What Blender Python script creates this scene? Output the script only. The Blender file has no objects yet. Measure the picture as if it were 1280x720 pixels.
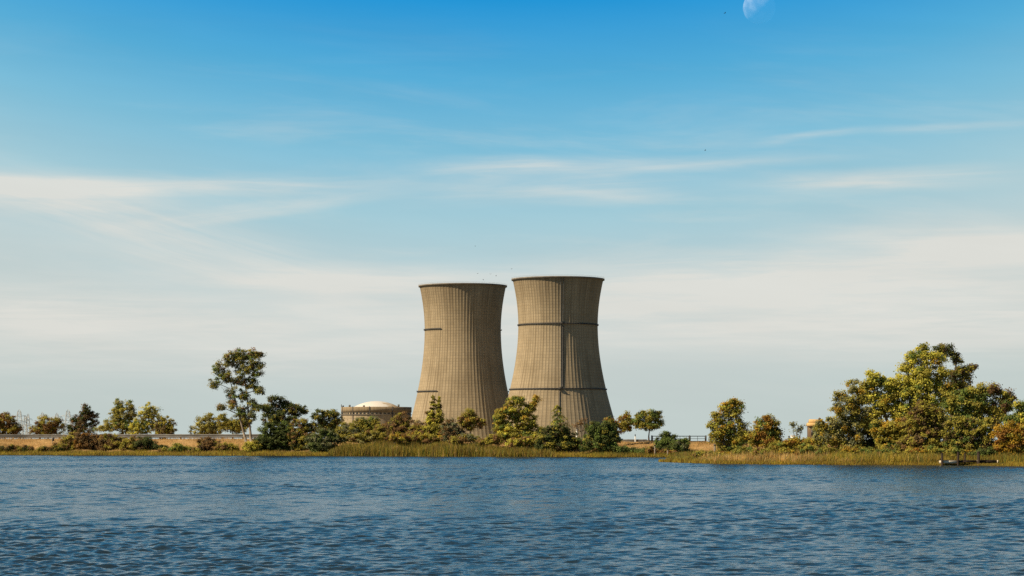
import bpy, bmesh, math, random
import numpy as np
from mathutils import Vector

S = bpy.context.scene
COL = S.collection
FPX, HCAM, YH = 3000.0, 2.2, 552.0          # survey constants: focal length (in 1280-wide units), eye height, horizon
PI = math.pi

# ------------------------------------------------------------------ helpers
def pt(px, py, d):
    return Vector(((px - 640.0) * d / FPX, d, HCAM + (YH - py) * d / FPX))

def link(o, parent=None):
    COL.objects.link(o)
    if parent is not None:
        o.parent = parent
    return o

def tag(o, label=None, cat=None, group=None, kind=None):
    if label: o['label'] = label
    if cat: o['category'] = cat
    if group: o['group'] = group
    if kind: o['kind'] = kind
    return o

def empty(name, loc, label, cat, group=None):
    o = bpy.data.objects.new(name, None)
    o.location = loc
    o.empty_display_size = 0.3
    link(o)
    return tag(o, label, cat, group)

def quads_mesh(name, V, Q, mat, parent=None, col=None, smooth=False, uv=None, origin=(0, 0, 0)):
    V = np.asarray(V, dtype=np.float64) - np.array(origin, dtype=np.float64)
    Q = np.asarray(Q, dtype=np.int32)
    me = bpy.data.meshes.new(name)
    me.vertices.add(len(V)); me.vertices.foreach_set('co', V.astype(np.float32).ravel())
    me.loops.add(Q.size); me.loops.foreach_set('vertex_index', Q.ravel())
    me.polygons.add(len(Q)); me.polygons.foreach_set('loop_start', np.arange(0, Q.size, 4, dtype=np.int32))
    if smooth:
        me.polygons.foreach_set('use_smooth', np.ones(len(Q), dtype=bool))
    if uv is not None:
        l = me.uv_layers.new(name='UVMap'); l.data.foreach_set('uv', np.asarray(uv, dtype=np.float32).ravel())
    if col is not None:
        a = me.color_attributes.new('tint', 'FLOAT_COLOR', 'POINT')
        c = np.ones((len(V), 4), dtype=np.float32); c[:, :3] = col
        a.data.foreach_set('color', c.ravel())
    me.update(calc_edges=True); me.validate()
    me.materials.append(mat)
    o = bpy.data.objects.new(name, me)
    o.location = (0, 0, 0) if parent is not None else origin
    return link(o, parent)

class MB:                                     # collects boxes, bars and tubes into one mesh
    def __init__(s): s.v = []; s.q = []
    def add(s, V, Q):
        n = len(s.v); s.v += [tuple(p) for p in V]; s.q += [tuple(i + n for i in f) for f in Q]
    def box(s, c, sx, sy, sz, rz=0.0):
        cs, sn = math.cos(rz), math.sin(rz); V = []
        for z in (-.5, .5):
            for (x, y) in ((-.5, -.5), (.5, -.5), (.5, .5), (-.5, .5)):
                X, Y = x * sx, y * sy
                V.append((c[0] + X * cs - Y * sn, c[1] + X * sn + Y * cs, c[2] + z * sz))
        s.add(V, [(3, 2, 1, 0), (4, 5, 6, 7), (0, 1, 5, 4), (1, 2, 6, 5), (2, 3, 7, 6), (3, 0, 4, 7)])
    def tube(s, path, radii, n=6):
        P = [Vector(p) for p in path]; V = []; Q = []
        for i, p in enumerate(P):
            t = (P[min(i + 1, len(P) - 1)] - P[max(i - 1, 0)])
            t = t.normalized() if t.length > 1e-9 else Vector((0, 0, 1))
            a = t.cross(Vector((0, 1, 0)) if abs(t.y) < .8 else Vector((1, 0, 0))).normalized(); b = t.cross(a)
            for k in range(n):
                w = 2 * PI * k / n
                V.append(p + (a * math.cos(w) + b * math.sin(w)) * radii[i])
        for i in range(len(P) - 1):
            for k in range(n):
                Q.append((i * n + k, i * n + (k + 1) % n, (i + 1) * n + (k + 1) % n, (i + 1) * n + k))
        for base in (0, (len(P) - 1) * n):      # simple caps
            if n == 6:
                Q.append((base, base + 1, base + 2, base + 3)); Q.append((base, base + 3, base + 4, base + 5))
            elif n == 4:
                Q.append((base, base + 1, base + 2, base + 3))
        s.add(V, Q)
    def bar(s, a, b, w):
        s.tube([a, b], [w * .7, w * .7], 4)
    def build(s, name, mat, parent=None, smooth=False, origin=(0, 0, 0)):
        return quads_mesh(name, s.v, s.q, mat, parent, smooth=smooth, origin=origin)

# ------------------------------------------------------------------ materials
def new_mat(name):
    m = bpy.data.materials.new(name); m.use_nodes = True
    nt = m.node_tree; return m, nt, nt.nodes['Principled BSDF']

def ND(nt, typ, **kw):
    n = nt.nodes.new(typ)
    for k, v in kw.items():
        setattr(n, k, v)
    return n

def mathn(nt, op, a, b=None, c=None, clamp=False):
    n = nt.nodes.new('ShaderNodeMath'); n.operation = op; n.use_clamp = clamp
    for i, v in enumerate((a, b, c)):
        if v is None: continue
        if isinstance(v, (int, float)): n.inputs[i].default_value = v
        else: nt.links.new(v, n.inputs[i])
    return n.outputs[0]

def mixc(nt, fac, a, b, blend='MIX'):
    n = nt.nodes.new('ShaderNodeMix'); n.data_type = 'RGBA'; n.blend_type = blend
    for sock, v in ((n.inputs[0], fac), (n.inputs[6], a), (n.inputs[7], b)):
        if isinstance(v, (int, float)): sock.default_value = v
        elif isinstance(v, tuple): sock.default_value = (*v, 1) if len(v) == 3 else v
        else: nt.links.new(v, sock)
    return n.outputs[2]

def plain_mat(name, c1, c2, scale=3.0, rough=.8, metal=0.0, spec=.3):
    m, nt, b = new_mat(name)
    tc = ND(nt, 'ShaderNodeTexCoord'); nz = ND(nt, 'ShaderNodeTexNoise')
    nz.inputs['Scale'].default_value = scale; nz.inputs['Detail'].default_value = 6
    nt.links.new(tc.outputs['Object'], nz.inputs['Vector'])
    r = ND(nt, 'ShaderNodeMapRange'); r.inputs[1].default_value = .35; r.inputs[2].default_value = .65
    nt.links.new(nz.outputs['Fac'], r.inputs[0])
    nt.links.new(mixc(nt, r.outputs[0], c1, c2), b.inputs['Base Color'])
    b.inputs['Roughness'].default_value = rough; b.inputs['Metallic'].default_value = metal
    b.inputs['Specular IOR Level'].default_value = spec
    return m

def foliage_mat():
    m, nt, b = new_mat('foliage')
    at = ND(nt, 'ShaderNodeAttribute', attribute_name='tint')
    b.inputs['Roughness'].default_value = .65; b.inputs['Specular IOR Level'].default_value = .2
    nt.links.new(at.outputs['Color'], b.inputs['Base Color'])
    tr = ND(nt, 'ShaderNodeBsdfTranslucent'); nt.links.new(at.outputs['Color'], tr.inputs['Color'])
    mx = ND(nt, 'ShaderNodeMixShader'); mx.inputs[0].default_value = .42
    nt.links.new(b.outputs[0], mx.inputs[1]); nt.links.new(tr.outputs[0], mx.inputs[2])
    nt.links.new(mx.outputs[0], nt.nodes['Material Output'].inputs[0])
    return m

FOL = foliage_mat()
BARK = plain_mat('bark', (.075, .055, .04), (.15, .12, .09), 2.5, .9)
PALEBARK = plain_mat('pale_bark', (.16, .13, .10), (.34, .29, .23), 1.5, .85)
STEEL = plain_mat('dark_steel', (.045, .043, .042), (.085, .08, .075), .8, .6)
GALV = plain_mat('galvanised_steel', (.10, .098, .092), (.17, .165, .155), .6, .8)
PALESTEEL = plain_mat('pale_steel', (.40, .41, .40), (.50, .50, .48), .05, .7)  # pale tone stands in for haze over the distant pylons
WOOD = plain_mat('dark_timber', (.02, .013, .009), (.045, .03, .02), 4.0, .85)
PALEWOOD = plain_mat('pale_timber', (.66, .56, .42), (.82, .72, .57), 5.0, .8)
GREYWOOD = plain_mat('grey_timber', (.16, .13, .10), (.27, .23, .18), 4.0, .85)
WHITE = plain_mat('white_paint', (.68, .67, .64), (.80, .79, .77), 3.0, .6)
BLACKPAINT = plain_mat('black_paint', (.02, .02, .02), (.035, .034, .034), 2.0, .5)
ASPHALT = plain_mat('asphalt', (.04, .04, .042), (.065, .064, .062), .7, .9)
BIRD = plain_mat('dark_feathers', (.015, .013, .012), (.035, .03, .026), 3.0, .8)

# ------------------------------------------------------------------ camera, light, sky
cd = bpy.data.cameras.new('camera'); cam = bpy.data.objects.new('camera', cd); link(cam)
cam.location = (0, 0, HCAM); cam.rotation_euler = (PI / 2, 0, 0)
cd.sensor_width = 36; cd.lens = 36 * FPX / 1280; cd.shift_y = (YH - 360) / 1280
cd.clip_start = .5; cd.clip_end = 120000
S.camera = cam

SUN_B, SUN_E = math.radians(20), math.radians(42)
SD = Vector((-math.cos(SUN_B) * math.cos(SUN_E), -math.sin(SUN_B) * math.cos(SUN_E), math.sin(SUN_E)))
ld = bpy.data.lights.new('sun', 'SUN'); ld.energy = 4.9; ld.angle = math.radians(.5); ld.color = (1.0, .83, .58)
sun = bpy.data.objects.new('sun', ld); link(sun); sun.location = (-60, -40, 80)
sun.rotation_euler = (-SD).to_track_quat('-Z', 'Y').to_euler()

def srgb(r, g, b):
    f = lambda c: c / 12.92 if c <= .04045 else ((c + .055) / 1.055) ** 2.4
    return (f(r / 255), f(g / 255), f(b / 255))

def build_world():
    w = bpy.data.worlds.new('World'); S.world = w; w.use_nodes = True
    nt = w.node_tree; bg = nt.nodes['Background']
    sky = ND(nt, 'ShaderNodeTexSky', sky_type='NISHITA'); sky.sun_disc = False
    sky.sun_elevation = SUN_E; sky.sun_rotation = math.atan2(SD.x, SD.y)
    sky.dust_density = .6; sky.ozone_density = 3.0
    tc = ND(nt, 'ShaderNodeTexCoord'); sp = ND(nt, 'ShaderNodeSeparateXYZ')
    nt.links.new(tc.outputs['Generated'], sp.inputs[0])
    X, Y, Z = sp.outputs
    M = lambda *a, **k: mathn(nt, *a, **k)
    az = M('ARCTAN2', X, Y); el = M('ARCSINE', Z)
    az2 = M('MINIMUM', M('MULTIPLY', M('MULTIPLY', az, az), .55), .035)
    ele = M('SUBTRACT', el, az2)
    rp = ND(nt, 'ShaderNodeValToRGB'); cr = rp.color_ramp
    stops = [(0, (192, 204, 201)), (.034, (196, 207, 205)), (.062, (191, 209, 211)), (.092, (163, 202, 214)),
             (.122, (125, 189, 216)), (.150, (85, 172, 215)), (.184, (30, 148, 214)), (.25, (66, 124, 164)),
             (.5, (50, 82, 106)), (.9, (34, 62, 92))]
    while len(cr.elements) < len(stops): cr.elements.new(.5)
    for e, (p, c) in zip(cr.elements, stops):
        e.position = p; e.color = (*srgb(*c), 1)
    nt.links.new(ele, rp.inputs[0])
    # ---- thin cirrus: noise stretched along the horizon, kept to soft bands of elevation
    def noise(sx, sy, tilt, det, rough, seed, dist=0.0):
        cx = ND(nt, 'ShaderNodeCombineXYZ')
        nt.links.new(M('MULTIPLY', az, sx), cx.inputs[0])
        nt.links.new(M('ADD', M('MULTIPLY', el, sy), M('MULTIPLY', az, tilt * sy)), cx.inputs[1])
        cx.inputs[2].default_value = seed
        n = ND(nt, 'ShaderNodeTexNoise'); n.inputs['Scale'].default_value = 1; n.inputs['Detail'].default_value = det
        n.inputs['Roughness'].default_value = rough; n.inputs['Distortion'].default_value = dist
        nt.links.new(cx.outputs[0], n.inputs['Vector']); return n.outputs['Fac']
    def sm(v, a, b):
        r = ND(nt, 'ShaderNodeMapRange', interpolation_type='SMOOTHSTEP'); nt.links.new(v, r.inputs[0])
        r.inputs[1].default_value = a; r.inputs[2].default_value = b; return r.outputs[0]
    def bump(v, c, wd):
        t = M('ABSOLUTE', M('SUBTRACT', v, c)); return M('SUBTRACT', 1.0, sm(t, 0.0, wd))
    def streak(px, py, hw, hh, slope, curve, amt, seed):   # one named wisp of cirrus in the sky dome
        a0 = (px - 640) / FPX; e0 = (YH - py) / FPX
        da = M('SUBTRACT', az, a0)
        line = M('ADD', M('MULTIPLY', da, slope), M('MULTIPLY', M('MULTIPLY', da, da), curve))
        wob = M('MULTIPLY', M('SUBTRACT', noise(14, 60, 0, 3, .5, seed), .5), .008)
        de = M('ADD', M('SUBTRACT', M('SUBTRACT', el, e0), line), wob)
        tex = sm(noise(16, 210, slope * -1, 5, .62, seed + 3, .5), .28, .72)
        tex = M('ADD', M('MULTIPLY', tex, .62), .38)
        k = M('MULTIPLY', bump(da, 0.0, hw / FPX), bump(de, 0.0, hh / FPX))
        return M('MULTIPLY', M('MULTIPLY', k, tex), amt)
    parts = [
        streak(-10, 244, 300, 34, -.02, 0, .85, 1.3), streak(200, 237, 430, 18, .01, 0, .62, 2.1),
        streak(205, 300, 330, 58, -.27, .5, .68, 5.9), streak(330, 262, 240, 16, .14, 0, .5, 6.7),
        streak(660, 211, 220, 18, .03, 0, .60, 8.2), streak(690, 240, 260, 26, .04, 0, .45, 9.4),
        streak(880, 208, 260, 12, .05, 0, .35, 7.7),
        streak(1090, 230, 240, 22, .02, 0, .66, 10.5), streak(1010, 178, 90, 7, .1, 0, .4, 12.1), streak(1180, 168, 170, 9, .02, 0, .35, 13.3),
        streak(420, 348, 260, 30, -.02, 0, .8, 14.4), streak(60, 395, 620, 60, .0, 0, .75, 15.7),
        streak(900, 352, 640, 50, .02, 0, .85, 16.2), streak(1220, 312, 330, 34, -.02, 0, 1.0, 17.8),
        streak(760, 400, 620, 70, .0, 0, .75, 18.1), streak(250, 440, 700, 60, 0, 0, .6, 19.9), streak(1200, 400, 600, 80, 0, 0, .8, 20.4)]
    tot = parts[0]
    for p in parts[1:]:
        tot = M('ADD', tot, p)
    veil = M('MULTIPLY', M('MULTIPLY', sm(noise(7, 46, .05, 5, .6, 30.0, .4), .45, .75), bump(el, .085, .10)), .30)
    tot = M('MULTIPLY', M('MINIMUM', M('MULTIPLY', M('ADD', tot, veil), 1.25), 1.0), .88)
    colr = mixc(nt, tot, rp.outputs[0], srgb(224, 223, 216))
    fine = M('ADD', M('MULTIPLY', noise(9, 60, 0.1, 3, .55, 51.0), .10), .95)   # slight unevenness of the air
    fn = ND(nt, 'ShaderNodeCombineXYZ')
    for i in range(3): nt.links.new(fine, fn.inputs[i])
    colr = mixc(nt, 1.0, colr, fn.outputs[0], 'MULTIPLY')
    colr = mixc(nt, sm(el, -.035, -.004), (.05, .045, .035), colr)      # below the horizon: dim earth
    side = M('SUBTRACT', 1.0, M('MULTIPLY', sm(az, .4, 1.3), .35))            # unseen sky away from the sun dimmed, deepening the towers' shade
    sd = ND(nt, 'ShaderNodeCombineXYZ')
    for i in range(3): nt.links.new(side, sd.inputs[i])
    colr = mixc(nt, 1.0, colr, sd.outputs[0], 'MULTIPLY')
    nish = mixc(nt, 1.0, sky.outputs[0], (.05, .05, .05), 'MULTIPLY')
    hi = sm(el, .35, .85)
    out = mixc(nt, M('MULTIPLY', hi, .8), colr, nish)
    # the sky texture drives the background at the usual physical strength
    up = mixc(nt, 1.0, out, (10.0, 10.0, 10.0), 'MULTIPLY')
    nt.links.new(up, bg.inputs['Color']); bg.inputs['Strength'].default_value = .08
build_world()
S.view_settings.view_transform = 'Standard'; S.view_settings.look = 'None'
S.view_settings.exposure = 0.32; S.view_settings.gamma = 1.0; S.view_settings.use_curve_mapping = False

# ------------------------------------------------------------------ terrain
def sstep(v, a, b):
    t = np.clip((v - a) / (b - a), 0, 1); return t * t * (3 - 2 * t)

def shore(X):
    X = np.asarray(X, dtype=float)
    base = np.interp(X, [-400, -83, -29, 18, 60, 400], [420, 388, 366, 338, 322, 318])
    return base + .9 * np.sin(X * .31 + 1) + .5 * np.sin(X * .83)
def point_shore(X):
    X = np.asarray(X, dtype=float)
    return np.interp(X, [16, 20.5, 27, 34.3, 41, 45.4, 80, 400], [259, 236, 228, 224, 220, 213, 200, 190]) + .4 * np.sin(X * .9) + .25 * np.sin(X * 2.3)
def s_main(X, Y): return Y - shore(X)
def s_point(X, Y):
    X = np.asarray(X, dtype=float); Y = np.asarray(Y, dtype=float)
    return np.minimum(Y - point_shore(X), (X - (15.6 + np.maximum(Y - 259, 0) * .13)) * 1.5 + .3 * np.sin(Y * .7))
def ground(X, Y):
    X = np.asarray(X, dtype=float); Y = np.asarray(Y, dtype=float)
    s = s_main(X, Y)
    crest = 2.62 - .5 * sstep(X, -32, 8)
    h = np.where(s < 0, np.maximum(s * .12, -1.5), np.where(s < 3, s * .1, .3 + (crest - .3) * sstep(s, 1.0, 20)))
    h = np.where(s > 32, crest + (1.75 - crest) * sstep(s, 32, 90), h)
    bump = .09 * np.sin(X * .37 + Y * .21) + .07 * np.sin(X * .9 - Y * .63) + .05 * np.sin(X * 2.1 + Y * 1.3)
    h = h + bump * sstep(s, 1, 6) * (1 - sstep(s, 14, 20)) * 1.0
    sp = s_point(X, Y)
    hp = np.where(sp < 0, np.maximum(sp * .15, -1.5), np.where(sp < 2, sp * .11, .22 + .6 * sstep(sp, 2, 25))) + bump * .6 * sstep(sp, 1, 5)
    hp = np.where(Y > 420, -2, hp)
    h = np.maximum(h, hp)
    r = np.hypot((X + 60), (Y - 1970))
    h = h + 1.95 * (1 - sstep(r, 150, 240))
    return h
def gz(x, y): return float(ground(x, y))
def on_bank(px, s):
    d = 365.0
    for _ in range(6): d = float(shore((px - 640) * d / FPX)) + s
    return d
def on_point(px, s):
    d = 240.0
    for _ in range(8): d = float(point_shore((px - 640) * d / FPX)) + s
    return d

def terrain_mat():
    m, nt, b = new_mat('dry_grass_ground')
    geo = ND(nt, 'ShaderNodeNewGeometry'); sp = ND(nt, 'ShaderNodeSeparateXYZ'); nt.links.new(geo.outputs['Position'], sp.inputs[0])
    def nz(sc, det, vec=None):
        n = ND(nt, 'ShaderNodeTexNoise'); n.inputs['Scale'].default_value = sc; n.inputs['Detail'].default_value = det
        nt.links.new(vec if vec is not None else geo.outputs['Position'], n.inputs['Vector']); return n.outputs['Fac']
    def mr(v, a, bb):
        r = ND(nt, 'ShaderNodeMapRange', interpolation_type='SMOOTHSTEP'); nt.links.new(v, r.inputs[0]); r.inputs[1].default_value = a; r.inputs[2].default_value = bb; return r.outputs[0]
    mp = ND(nt, 'ShaderNodeMapping'); mp.inputs['Scale'].default_value = (.35, 1.0, 2.6); nt.links.new(geo.outputs['Position'], mp.inputs[0])
    c = mixc(nt, mr(nz(.5, 7, mp.outputs[0]), .35, .65), (.35, .205, .075), (.47, .30, .13))
    c = mixc(nt, mathn(nt, 'MULTIPLY', mr(nz(1.7, 6), .5, .72), .6), c, (.20, .12, .05))
    c = mixc(nt, mathn(nt, 'MULTIPLY', mr(nz(.13, 4), .52, .7), .5), c, (.22, .16, .07))
    low = mathn(nt, 'ADD', sp.outputs[2], mathn(nt, 'MULTIPLY', mathn(nt, 'SUBTRACT', nz(.35, 5), .5), 1.1))
    c = mixc(nt, mr(low, 1.0, .5), c, (.10, .085, .02))
    c = mixc(nt, mr(sp.outputs[2], .12, -.02), c, (.045, .035, .015))
    far = mr(sp.outputs[1], 440, 640)      # ploughed plain and scrub beyond the bank
    c = mixc(nt, far, c, mixc(nt, mr(nz(.004, 6), .4, .6), (.16, .12, .065), (.09, .085, .04)))
    nt.links.new(c, b.inputs['Base Color']); b.inputs['Roughness'].default_value = .95; b.inputs['Specular IOR Level'].default_value = .1
    bp = ND(nt, 'ShaderNodeBump'); bp.inputs['Strength'].default_value = .5; bp.inputs['Distance'].default_value = .25
    nt.links.new(nz(2.5, 6), bp.inputs['Height']); nt.links.new(bp.outputs[0], b.inputs['Normal'])
    return m

def grid_obj(name, xs, ys, zf, mat, smooth=True):
    XX, YY = np.meshgrid(xs, ys); ZZ = zf(XX, YY)
    V = np.stack([XX.ravel(), YY.ravel(), ZZ.ravel()], 1); nx, ny = len(xs), len(ys)
    i = np.arange(ny - 1)[:, None] * nx + np.arange(nx - 1)[None, :]
    Q = np.stack([i, i + 1, i + nx + 1, i + nx], -1).reshape(-1, 4)
    return quads_mesh(name, V, Q, mat, smooth=smooth)

xs = np.concatenate([[-20000, -8000, -4000, -2000, -1200], np.arange(-800, -300, 40), np.arange(-300, -120, 8), np.arange(-120, 120, .8), np.arange(120, 300, 8), np.arange(300, 801, 40), [1200, 2000, 4000, 8000, 20000]])
ys = np.concatenate([np.arange(-60, 190, 25), np.arange(190, 205, 3), np.arange(205, 300, .8), np.arange(300, 315, 2), np.arange(315, 425, .8), np.arange(425, 520, 5), np.arange(520, 1700, 60), np.arange(1700, 2300, 12), [2400, 2600, 3000, 4000, 7000, 12000, 20000, 40000]])
tag(grid_obj('ground', xs, ys, ground, terrain_mat()), kind='structure')

# asphalt road on the bank behind the guardrail
rx = np.arange(-170, 60, 2.0); VR = []
for x in rx:
    y0 = float(np.interp(x, [-400, -83, -29, 18, 60, 400], [420, 388, 366, 338, 322, 318]))
    for off in (24.0, 31.0):
        VR.append((x, y0 + off, gz(x, y0 + off) + .06))
QR = [(2 * i, 2 * i + 2, 2 * i + 3, 2 * i + 1) for i in range(len(rx) - 1)]
tag(quads_mesh('road', VR, QR, ASPHALT), kind='structure')

# ------------------------------------------------------------------ water
def water_mat():
    m, nt, b = new_mat('lake_water')
    b.inputs['Base Color'].default_value = (.015, .026, .032, 1)
    b.inputs['Roughness'].default_value = .14; b.inputs['IOR'].default_value = 1.333; b.inputs['Specular IOR Level'].default_value = .5
    geo = ND(nt, 'ShaderNodeNewGeometry')
    mp = ND(nt, 'ShaderNodeMapping'); mp.inputs['Scale'].default_value = (.9, 1.1, 1); nt.links.new(geo.outputs['Position'], mp.inputs[0])
    def nz(sc, det):
        n = ND(nt, 'ShaderNodeTexNoise'); n.inputs['Scale'].default_value = sc; n.inputs['Detail'].default_value = det; n.inputs['Roughness'].default_value = .55
        nt.links.new(mp.outputs[0], n.inputs['Vector']); return n.outputs['Fac']
    b1 = ND(nt, 'ShaderNodeBump'); b1.inputs['Strength'].default_value = 1; b1.inputs['Distance'].default_value = .095
    nt.links.new(nz(3.4, 3), b1.inputs['Height'])
    gm = ND(nt, 'ShaderNodeMapping'); gm.inputs['Scale'].default_value = (.012, .045, 1); nt.links.new(geo.outputs['Position'], gm.inputs[0])
    gn = ND(nt, 'ShaderNodeTexNoise'); gn.inputs['Scale'].default_value = 1; gn.inputs['Detail'].default_value = 4; nt.links.new(gm.outputs[0], gn.inputs['Vector'])
    gr = ND(nt, 'ShaderNodeMapRange'); nt.links.new(gn.outputs['Fac'], gr.inputs[0])        # gusts ruffle the water in long bands
    gr.inputs[1].default_value = .35; gr.inputs[2].default_value = .65; gr.inputs[3].default_value = .62; gr.inputs[4].default_value = 1.0
    sy = ND(nt, 'ShaderNodeSeparateXYZ'); nt.links.new(geo.outputs['Position'], sy.inputs[0])
    lo = ND(nt, 'ShaderNodeMapRange'); nt.links.new(sy.outputs[1], lo.inputs[0])      # the open lake is rougher than the near bay
    lo.inputs[1].default_value = 40; lo.inputs[2].default_value = 160; lo.inputs[3].default_value = .6; lo.inputs[4].default_value = 1.0
    nt.links.new(mathn(nt, 'MULTIPLY', gr.outputs[0], lo.outputs[0]), b1.inputs['Strength'])
    b0 = ND(nt, 'ShaderNodeBump'); b0.inputs['Strength'].default_value = 1; b0.inputs['Distance'].default_value = .03
    nt.links.new(nz(1.4, 2), b0.inputs['Height']); nt.links.new(b0.outputs[0], b1.inputs['Normal'])
    b2 = ND(nt, 'ShaderNodeBump'); b2.inputs['Strength'].default_value = 1; b2.inputs['Distance'].default_value = .022
    nt.links.new(nz(9, 2), b2.inputs['Height']); nt.links.new(b1.outputs[0], b2.inputs['Normal'])
    nt.links.new(b2.outputs[0], b.inputs['Normal'])
    return m

def build_water():
    rng = np.random.default_rng(5)
    ys = [3.0]
    while ys[-1] < 30: ys.append(ys[-1] * 1.12)
    while ys[-1] < 430: ys.append(ys[-1] + min(.28, .055 * (ys[-1] / 30) ** 1.4))
    ys = np.array(ys)
    ts = np.concatenate([-np.geomspace(1.6, .262, 24), np.linspace(-.26, .26, 620), np.geomspace(.262, 1.6, 24)])
    XX = ys[:, None] * ts[None, :]; YY = np.repeat(ys[:, None], len(ts), 1)
    Z = np.zeros_like(XX)
    step = np.maximum(np.gradient(ys)[:, None], np.full((1, 1), 0.0)) + 0 * XX
    stepx = ys[:, None] * .52 / 620 + 0 * XX
    wide = (np.abs(ts) > .26)[None, :]
    st = np.maximum(step, stepx); st = np.where(wide, ys[:, None] * .08, st)
    for i in range(125):
        lam = .15 * (1.2 / .15) ** rng.random(); th = rng.normal(0, .85) + 1.35
        k = 2 * PI / lam; a = .0050 * lam ** .66 * rng.uniform(.6, 1.3)
        ph = rng.uniform(0, 2 * PI)
        fade = np.clip((lam / st - 2.0) / 1.5, 0, 1)
        arg = k * (XX * math.cos(th) + YY * math.sin(th)) + ph
        Z += a * fade * (np.sin(arg) + .22 * np.sin(2 * arg + .6))
    gust = .75 + .35 * np.sin(XX * .11 + 1.1 * np.sin(YY * .05)) * np.sin(YY * .09 + .7)
    Z *= gust
    calm = 1 - .15 * sstep(YY - shore(XX), -9, 0)
    Z *= calm
    V = np.stack([XX.ravel(), YY.ravel(), Z.ravel()], 1); nx, ny = len(ts), len(ys)
    i = np.arange(ny - 1)[:, None] * nx + np.arange(nx - 1)[None, :]
    Q = np.stack([i, i + 1, i + nx + 1, i + nx], -1).reshape(-1, 4)
    tag(quads_mesh('water', V, Q, water_mat(), smooth=True), kind='structure')
build_water()

# ------------------------------------------------------------------ foliage generators
PAL = dict(olive=(.114, .100, .017), dark=(.050, .062, .017), green=(.060, .080, .018), yellow=(.205, .188, .030), gold=(.255, .165, .018),
           brown=(.110, .066, .026), red=(.10, .058, .028), grey=(.085, .088, .045), pale=(.150, .140, .055), umber=(.085, .06, .028),
           straw=(.38, .25, .10), reed=(.165, .125, .018), rust=(.17, .085, .016))

def leaf_quads(pos, out, leaf, rng, aspect=.5, up=.35):
    n = len(pos)
    nr = rng.normal(size=(n, 3)); nr /= np.linalg.norm(nr, axis=1, keepdims=True)
    nr = nr + .7 * out + .65 * np.array(SD); nr[:, 2] += up * .5      # leaves turn to the light; nr /= np.linalg.norm(nr, axis=1, keepdims=True)
    t = np.cross(nr, rng.normal(size=(n, 3))); t /= np.maximum(np.linalg.norm(t, axis=1, keepdims=True), 1e-6)
    b = np.cross(nr, t); L = leaf * rng.uniform(.65, 1.3, (n, 1))
    V = np.stack([pos - t * L, pos + b * L * aspect - t * L * .1, pos + t * L, pos - b * L * aspect - t * L * .1], 1).reshape(-1, 3)
    return V, np.arange(n * 4, dtype=np.int32).reshape(-1, 4)

GAIN = dict(straw=1.8, dark=1.8, umber=1.8, gold=1.9, rust=1.8, red=1.8, brown=2.3, reed=2.8, green=2.7, olive=3.2, yellow=2.8, grey=2.7, pale=2.4)
PAL = {k: tuple(c * GAIN.get(k, 2.3) for c in v) for k, v in PAL.items()}
def pick(pal, n, rng):
    names = [p[0] for p in pal]; w = np.array([p[1] for p in pal], float); w /= w.sum()
    cols = np.array([PAL[k] for k in names]); return cols[rng.choice(len(names), n, p=w)]

def crown_arrays(blobs, d, pal, rng, leaf=.15, clump=.42, dens=1.0, nl=40, grow=1.22):
    m = d / FPX; Vs = []; Cs = []; cents = []; leaf *= .68; nl = int(nl * 2.0)
    for bl in blobs:
        cx, cy, rx, ry = bl[:4]; bp = bl[4] if len(bl) > 4 else pal
        c = np.array(pt(cx, cy, d)); R = np.array([rx * m, .85 * max(rx, ry) * m, ry * m]) * grow
        c[1] += rng.uniform(-.35, .35) * R[1]
        n = max(5, int(dens * 2.0 * (R[0] * R[1] + R[0] * R[2] + .4) / clump ** 2))
        u = rng.normal(size=(n, 3)); u /= np.linalg.norm(u, axis=1, keepdims=True)
        r = (.25 + .75 * np.sqrt(rng.random((n, 1)))) * rng.uniform(.9, 1.16, (n, 1))
        cp = c + u * r * R
        cents.append((c, cp))
        col = pick(bp, n, rng) * rng.uniform(.72, 1.25, (n, 1))
        k = np.maximum(6, (nl * rng.uniform(.5, 1.4, n)).astype(int)); idx = np.repeat(np.arange(n), k)
        sz = clump * rng.uniform(.65, 1.25, n)[idx][:, None]
        g = rng.normal(size=(len(idx), 3)) * np.array([.5, .5, .36])
        p = cp[idx] + g * sz
        o = g * 1.0 + u[idx] * .7; o /= np.maximum(np.linalg.norm(o, axis=1, keepdims=True), 1e-6)
        V, _ = leaf_quads(p, o, leaf, rng); Vs.append(V)
        cc = col[idx] * rng.uniform(.75, 1.28, (len(idx), 1)) * rng.uniform(.93, 1.07, (len(idx), 3))
        Cs.append(np.repeat(cc, 4, 0))
    V = np.concatenate(Vs); C = np.concatenate(Cs)
    return V, C, cents

def limb(mb, a, b, r0, r1, rng, sag=.12, seg=5):
    a = Vector(a); b = Vector(b); L = (b - a).length; P = []; R = []
    off = Vector(rng.normal(size=3)) * L * .06
    for i in range(seg):
        t = i / (seg - 1); p = a.lerp(b, t) + off * math.sin(PI * t); p.z += sag * L * math.sin(PI * t) * .5
        P.append(p); R.append(r0 + (r1 - r0) * t)
    mb.tube(P, R, 6)

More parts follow.
